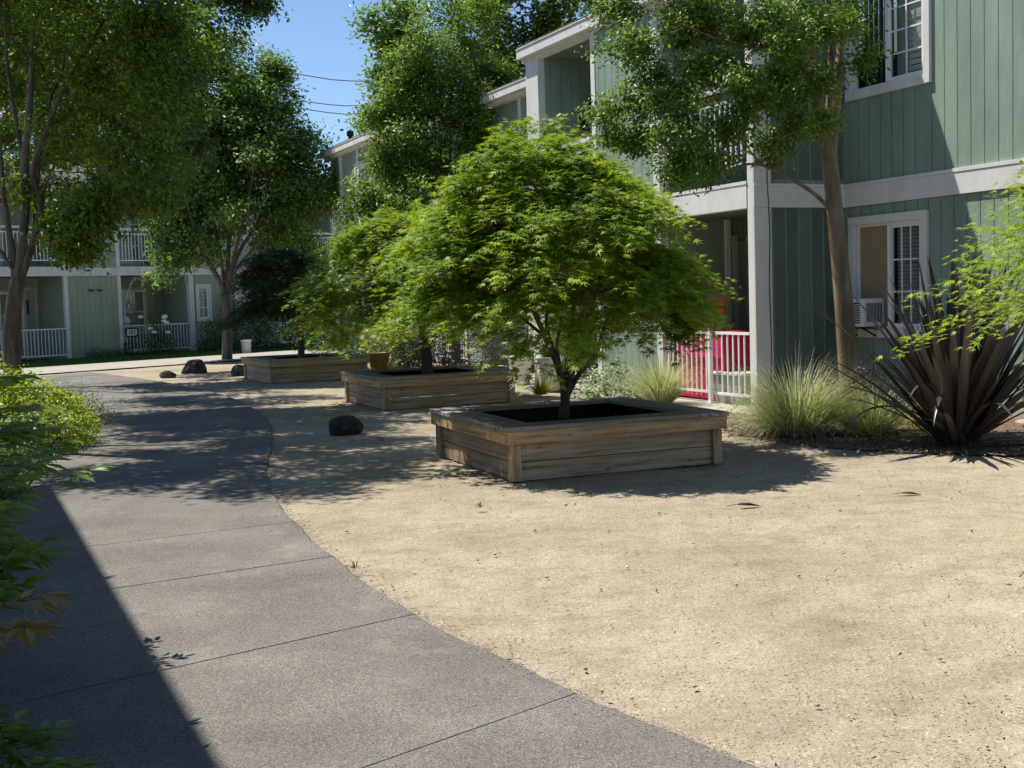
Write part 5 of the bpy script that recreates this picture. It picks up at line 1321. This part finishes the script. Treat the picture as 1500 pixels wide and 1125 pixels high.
def rock(x, y, rx, ry, rz, seed, label, mat="rock", sink=.25):
    rng = np.random.default_rng(seed)
    bm = bmesh.new(); bmesh.ops.create_icosphere(bm, subdivisions=5, radius=1)
    V = np.array([v.co[:] for v in bm.verts]); n1 = Noise3(rng, 10, 1.0, 2.4); n2 = Noise3(rng, 16, 4, 10); n3 = Noise3(rng, 16, 14, 26)
    pl = nrm(rng.normal(size=(9, 3)))
    s_ = 1 + .2 * n1(V) + .05 * n2(V) + .02 * n3(V)
    W = V * s_[:, None]
    for p_ in np.vstack([pl, nrm(rng.normal(size=(8, 3)))]):                                     # broken flat faces
        d = W @ p_; lim_ = rng.uniform(.62, .9); W = np.where((d > lim_)[:, None], W - (d - lim_)[:, None] * p_ * .85, W)
    W = W * np.array([rx, ry, rz]); W[:, 2] += rz * (1 - 2 * sink * .5)
    for v, w in zip(bm.verts, W): v.co = w
    me = bpy.data.meshes.new("boulder"); bm.to_mesh(me); bm.free()
    me.polygons.foreach_set("use_smooth", np.ones(len(me.polygons), bool))
    o = link("boulder", me, MAT[mat]); o.location = (x, y, -rz * .42)
    return tag(o, label, "rock")
rock(-2.02, 14.2, .235, .2, .17, 1, "dark boulder on the gravel beside the path, nearest of the rocks")
rock(-7.55, 28.7, .38, .34, .26, 2, "large dark boulder at the bend of the far path")
rock(-7.72, 26.9, .2, .13, .14, 5, "small angular dark stone in front of the large far boulder")
rock(-6.05, 26.9, .22, .2, .2, 4, "dark rock tucked behind the farthest planter's corner")
rock(5.45, 12.75, .12, .09, .07, 6, "rounded tan stone on the mulch at the foot of the right wall", "tan_rock")
rock(5.1, 12.95, .07, .06, .045, 7, "smaller pale stone on the mulch beside the flax", "tan_rock")

bh = empty("bird_house", (-2.72, 27.6, 0), .5, label="small red bird house with a pale pointed roof on a post above the hydrangea", cat="bird house")
MB().box(-.02, .02, -.02, .02, 0, 1.1).build("post", MAT["bark_grey"], bh)
MB().box(-.24, .24, -.14, .14, 1.1, 1.34).build("house", MAT["red"], bh, .006)
mb = MB(); mb.add([(-.2, -.2, 1.341), (.2, -.2, 1.341), (.2, .2, 1.341), (-.2, .2, 1.341), (0, 0, 1.52)], [(3, 2, 1, 0), (0, 1, 4), (1, 2, 4), (2, 3, 4), (3, 0, 4)]); mb.build("roof", MAT["tan_rock"], bh)
mb = MB(); mb.lathe([(0, 0), (.035, 0), (.035, .006), (0, .006)], (0, 0, 0), 12); o = mb.build("entrance_hole", MAT["ink"], bh); o.rotation_euler = (math.pi / 2, 0, 0); o.location = (0, -.14, 1.22)
# irrigation hose on the mulch
hs = MB(); hs.tube(smooth_path(np.array([(4.0, 11.05, .045), (4.5, 10.98, .05), (5.0, 11.05, .05), (5.5, 11.3, .045), (6.0, 11.2, .045), (6.6, 11.4, .04)]), .05), .011, 6)
tag(hs.build("irrigation_hose", MAT["wire"], smooth=True), "thin black irrigation hose on the mulch in front of the flax", "hose")

# power lines against the sky
for i, (a, b, lab) in enumerate((((400, 103), (570, 120), "highest of the three thin power lines crossing the sky gap"), ((425, 146), (560, 153), "middle of the three thin power lines crossing the sky gap"), ((425, 157), (560, 166), "lowest of the three thin power lines crossing the sky gap"))):
    A_, B_ = U(*a, 70), U(*b, 70); d = B_ - A_
    pts = np.array([A_ - d * 3 + [0, 0, 1.2], A_, B_, B_ + d * 3 + [0, 0, 2.0]])
    mb = MB(); mb.tube(smooth_path(pts, 2.0), .028, 5)
    tag(mb.build("power_line", MAT["wire"]), lab, "power line", "power lines over the roofs")

# ------------------------------------------------------------------ small litter on the ground
def litter():
    rng = np.random.default_rng(21)
    n = 700
    Y = 3.7 + 15 * rng.uniform(0, 1, n) ** 1.7; X = (rng.uniform(-.3, .46, n)) * Y
    # keep off the concrete
    right = np.interp(Y, PATH_R[:, 1], PATH_R[:, 0])
    keep = X > right + .03
    X, Y = X[keep], Y[keep]; n = len(X)
    # drifts against the planters' sides and along the path edge
    ex = []
    for (cx_, cy_), rz_, _l in PL:
        for k in range(240):
            a = rng.integers(0, 4) * math.pi / 2 + rz_; u_ = rng.uniform(-1.1, 1.1); v_ = 1.0 + abs(rng.normal()) * .09
            ex.append((cx_ + math.cos(a) * u_ + math.sin(a) * v_, cy_ + math.sin(a) * u_ - math.cos(a) * v_))
    q = rng.uniform(0, 14, 420); i = np.interp(q, PS, np.arange(len(PS))).astype(int); e = PR3[i] + np.abs(rng.normal(size=(420, 1))) * np.array([.06, .03]) ; ex += [tuple(v) for v in e]
    ex = np.array(ex); X = np.r_[X, ex[:, 0]]; Y = np.r_[Y, ex[:, 1]]; n = len(X)
    P = np.stack([X, Y, np.full(n, .004)], 1)
    A = nrm(np.stack([rng.normal(size=n), rng.normal(size=n), rng.normal(size=n) * .12], 1)); N = nrm(np.array([0, 0, 1.0]) + rng.normal(size=(n, 3)) * .35)
    return leaves("leaf_litter", P + np.array([0, 0, .006]), A, N, rng.uniform(.008, .04, n) ** 1.0, rng.uniform(0, 1, n), LANCE, MAT["litter"])
tag(litter(), "scattered dry leaf scraps and twigs over the gravel", "litter", kind="stuff")
def chips():
    rng = np.random.default_rng(24); n = 9000
    # along the mulch's open edge and over its face
    E_ = smooth_path(np.array([(*p, 0) for p in BED[:9]], float), .05)[:, :2]
    i = rng.integers(0, len(E_), n); q = E_[i] + rng.normal(size=(n, 2)) * .12 + np.stack([np.full(n, .2), np.full(n, .95)], 1) * (rng.uniform(-.16, 1, (n, 1)) * 1.9)
    P = np.c_[q, np.full(n, .026)]
    A = nrm(np.c_[rng.normal(size=(n, 2)), rng.normal(size=n) * .25]); N = nrm(np.array([0, 0, 1.0]) + rng.normal(size=(n, 3)) * .5)
    return leaves("bark_chips", P, A, N, rng.uniform(.015, .05, n), rng.uniform(0, 1, n), OVAL, MAT["chip"])
MAT["chip"] = leafmat("bark_chip", (.07, .045, .033), (.32, .23, .17), 0.0)
tag(chips(), "brown bark chips spread over the planting bed and its edge", "bark mulch", kind="stuff")
def pebbles():
    rng = np.random.default_rng(22)
    n = 8000
    Y = 3.6 + 7.5 * rng.uniform(0, 1, n) ** 1.6; X = rng.uniform(-.3, .46, n) * Y
    right = np.interp(Y, PATH_R[:, 1], PATH_R[:, 0]); k = X > right + .0; X, Y = X[k], Y[k]
    ne = 2600; q = rng.uniform(0, 1, ne) ** 1.2 * 14; i = np.interp(q, PS, np.arange(len(PS))).astype(int)
    e = PR3[i] + rng.normal(size=(ne, 2)) * np.where(rng.uniform(size=(ne, 1)) < .25, .16, .035); X = np.r_[X, e[:, 0]]; Y = np.r_[Y, e[:, 1]]
    # bigger loose stones and some grit kicked onto the concrete
    xs_ = rng.uniform(-1.2, 4.5, 260); ys_ = rng.uniform(3.8, 11, 260); okk = xs_ > np.interp(ys_, PATH_R[:, 1], PATH_R[:, 0]); X = np.r_[X, xs_[okk]]; Y = np.r_[Y, ys_[okk]]; nbig = int(okk.sum())
    n = len(X)
    oct_ = np.array([(1, 0, 0), (-1, 0, 0), (0, 1, 0), (0, -1, 0), (0, 0, 1), (0, 0, -1)], float)
    F = np.array([(0, 2, 4), (2, 1, 4), (1, 3, 4), (3, 0, 4), (2, 0, 5), (1, 2, 5), (3, 1, 5), (0, 3, 5)])
    s = rng.uniform(.0014, .0038, n)[:, None, None] * np.where(np.arange(n) >= n - nbig, rng.uniform(1.6, 3.6, n), 1.0)[:, None, None]
    j = oct_[None] * (1 + rng.normal(size=(n, 6, 3)) * .25) + rng.normal(size=(n, 6, 3)) * .2
    onp = X < np.interp(Y, PATH_R[:, 1], PATH_R[:, 0]) + .0
    V = np.stack([X, Y, np.where(onp, .027, .003)], 1)[:, None, :] + j * s * np.array([1.2, 1.2, .8])
    Fi = (np.arange(n) * 6)[:, None, None] + F[None]
    return mesh_np("gravel_grains", V.reshape(-1, 3), Fi.ravel(), np.arange(n * 8) * 3, MAT["grains"], None, False, np.repeat(rng.uniform(0, 1, n), 8))
mm = M("loose_granite_grains"); at = mm.n("ShaderNodeAttribute", attribute_name="tint")
MAT["grains"] = mm.fin(mm.ramp(at.outputs["Fac"], [(0, (.22, .175, .125)), (.18, (.31, .25, .18)), (.6, (.46, .36, .235)), (.9, (.55, .46, .34)), (1, (.68, .62, .54))]), .9)
tag(pebbles(), "loose grains on the tan gravel surface", "gravel", kind="stuff")
def single_leaf(px, py, L, label, tint, rz, mat="litter"):
    p = U(px, py, 5); d = p - np.array([0, 0, CAMH]); p = np.array([0, 0, CAMH]) + d * (-(CAMH - .012) / d[2])
    rng = np.random.default_rng(int(px)); V, F_ = LANCE
    mb = MB(); T_ = V * np.array([L, L * 1.1, L * 1.2]); mb.add([(v[0] * math.cos(rz) - v[1] * math.sin(rz), v[0] * math.sin(rz) + v[1] * math.cos(rz), v[2] + .012) for v in T_], [tuple(f) for f in F_]); mb.tube([(-L * .35 * math.cos(rz), -L * .35 * math.sin(rz), .006), (0, 0, .012)], .0025, 4)
    o = mb.build("fallen_leaf", mat); o.location = (p[0], p[1], 0)
    s_ = o.modifiers.new("thick", 'SOLIDIFY'); s_.thickness = .002
    return tag(o, label, "leaf")
MAT["dead_red"] = flat("dead_red_leaf", (.24, .06, .03), .7); MAT["dead_dark"] = flat("dead_dark_leaf", (.05, .035, .02), .8)
single_leaf(1318, 722, .17, "reddish dry leaf lying on the sunny gravel at the right", 0, .1, MAT["dead_red"])
single_leaf(1078, 739, .2, "dark curled leaf on the sunny gravel right of the nearest planter's front", 0, .2, MAT["dead_dark"])
for (px, py, h, lab, sd) in ((521, 838, .07, "tiny green weed at the edge of the path and gravel", 61), (703, 748, .06, "tiny green weed on the gravel near the first planter's corner", 62), (560, 650, .1, "small weed in the dappled gravel by the boulder", 63)):
    p = U(px, py, 5); d = p - np.array([0, 0, CAMH]); p = np.array([0, 0, CAMH]) + d * (-CAMH / d[2])
    grass_clump(p[0], p[1], h, 16, lab, sd, 1.1, "lawnblade", .008, .02, "weed")
# lawn blades before the far building
rng = np.random.default_rng(31)
n = 16000
s_ = rng.uniform(-3, 12.5, n); o_ = rng.uniform(.0, 3.25, n)
P = np.stack([P0[0] + G[0] * s_ + GO[0] * o_, P0[1] + G[1] * s_ + GO[1] * o_, np.full(n, .01)], 1)
A = nrm(np.array([0, 0, 1.0]) + rng.normal(size=(n, 3)) * .4); N = nrm(rng.normal(size=(n, 3)))
tag(leaves("grass", P, A, N, rng.uniform(.05, .11, n), rng.uniform(0, 1, n), LANCE, MAT["lawnblade"]), "short lawn grass before the far building", "grass", kind="stuff")
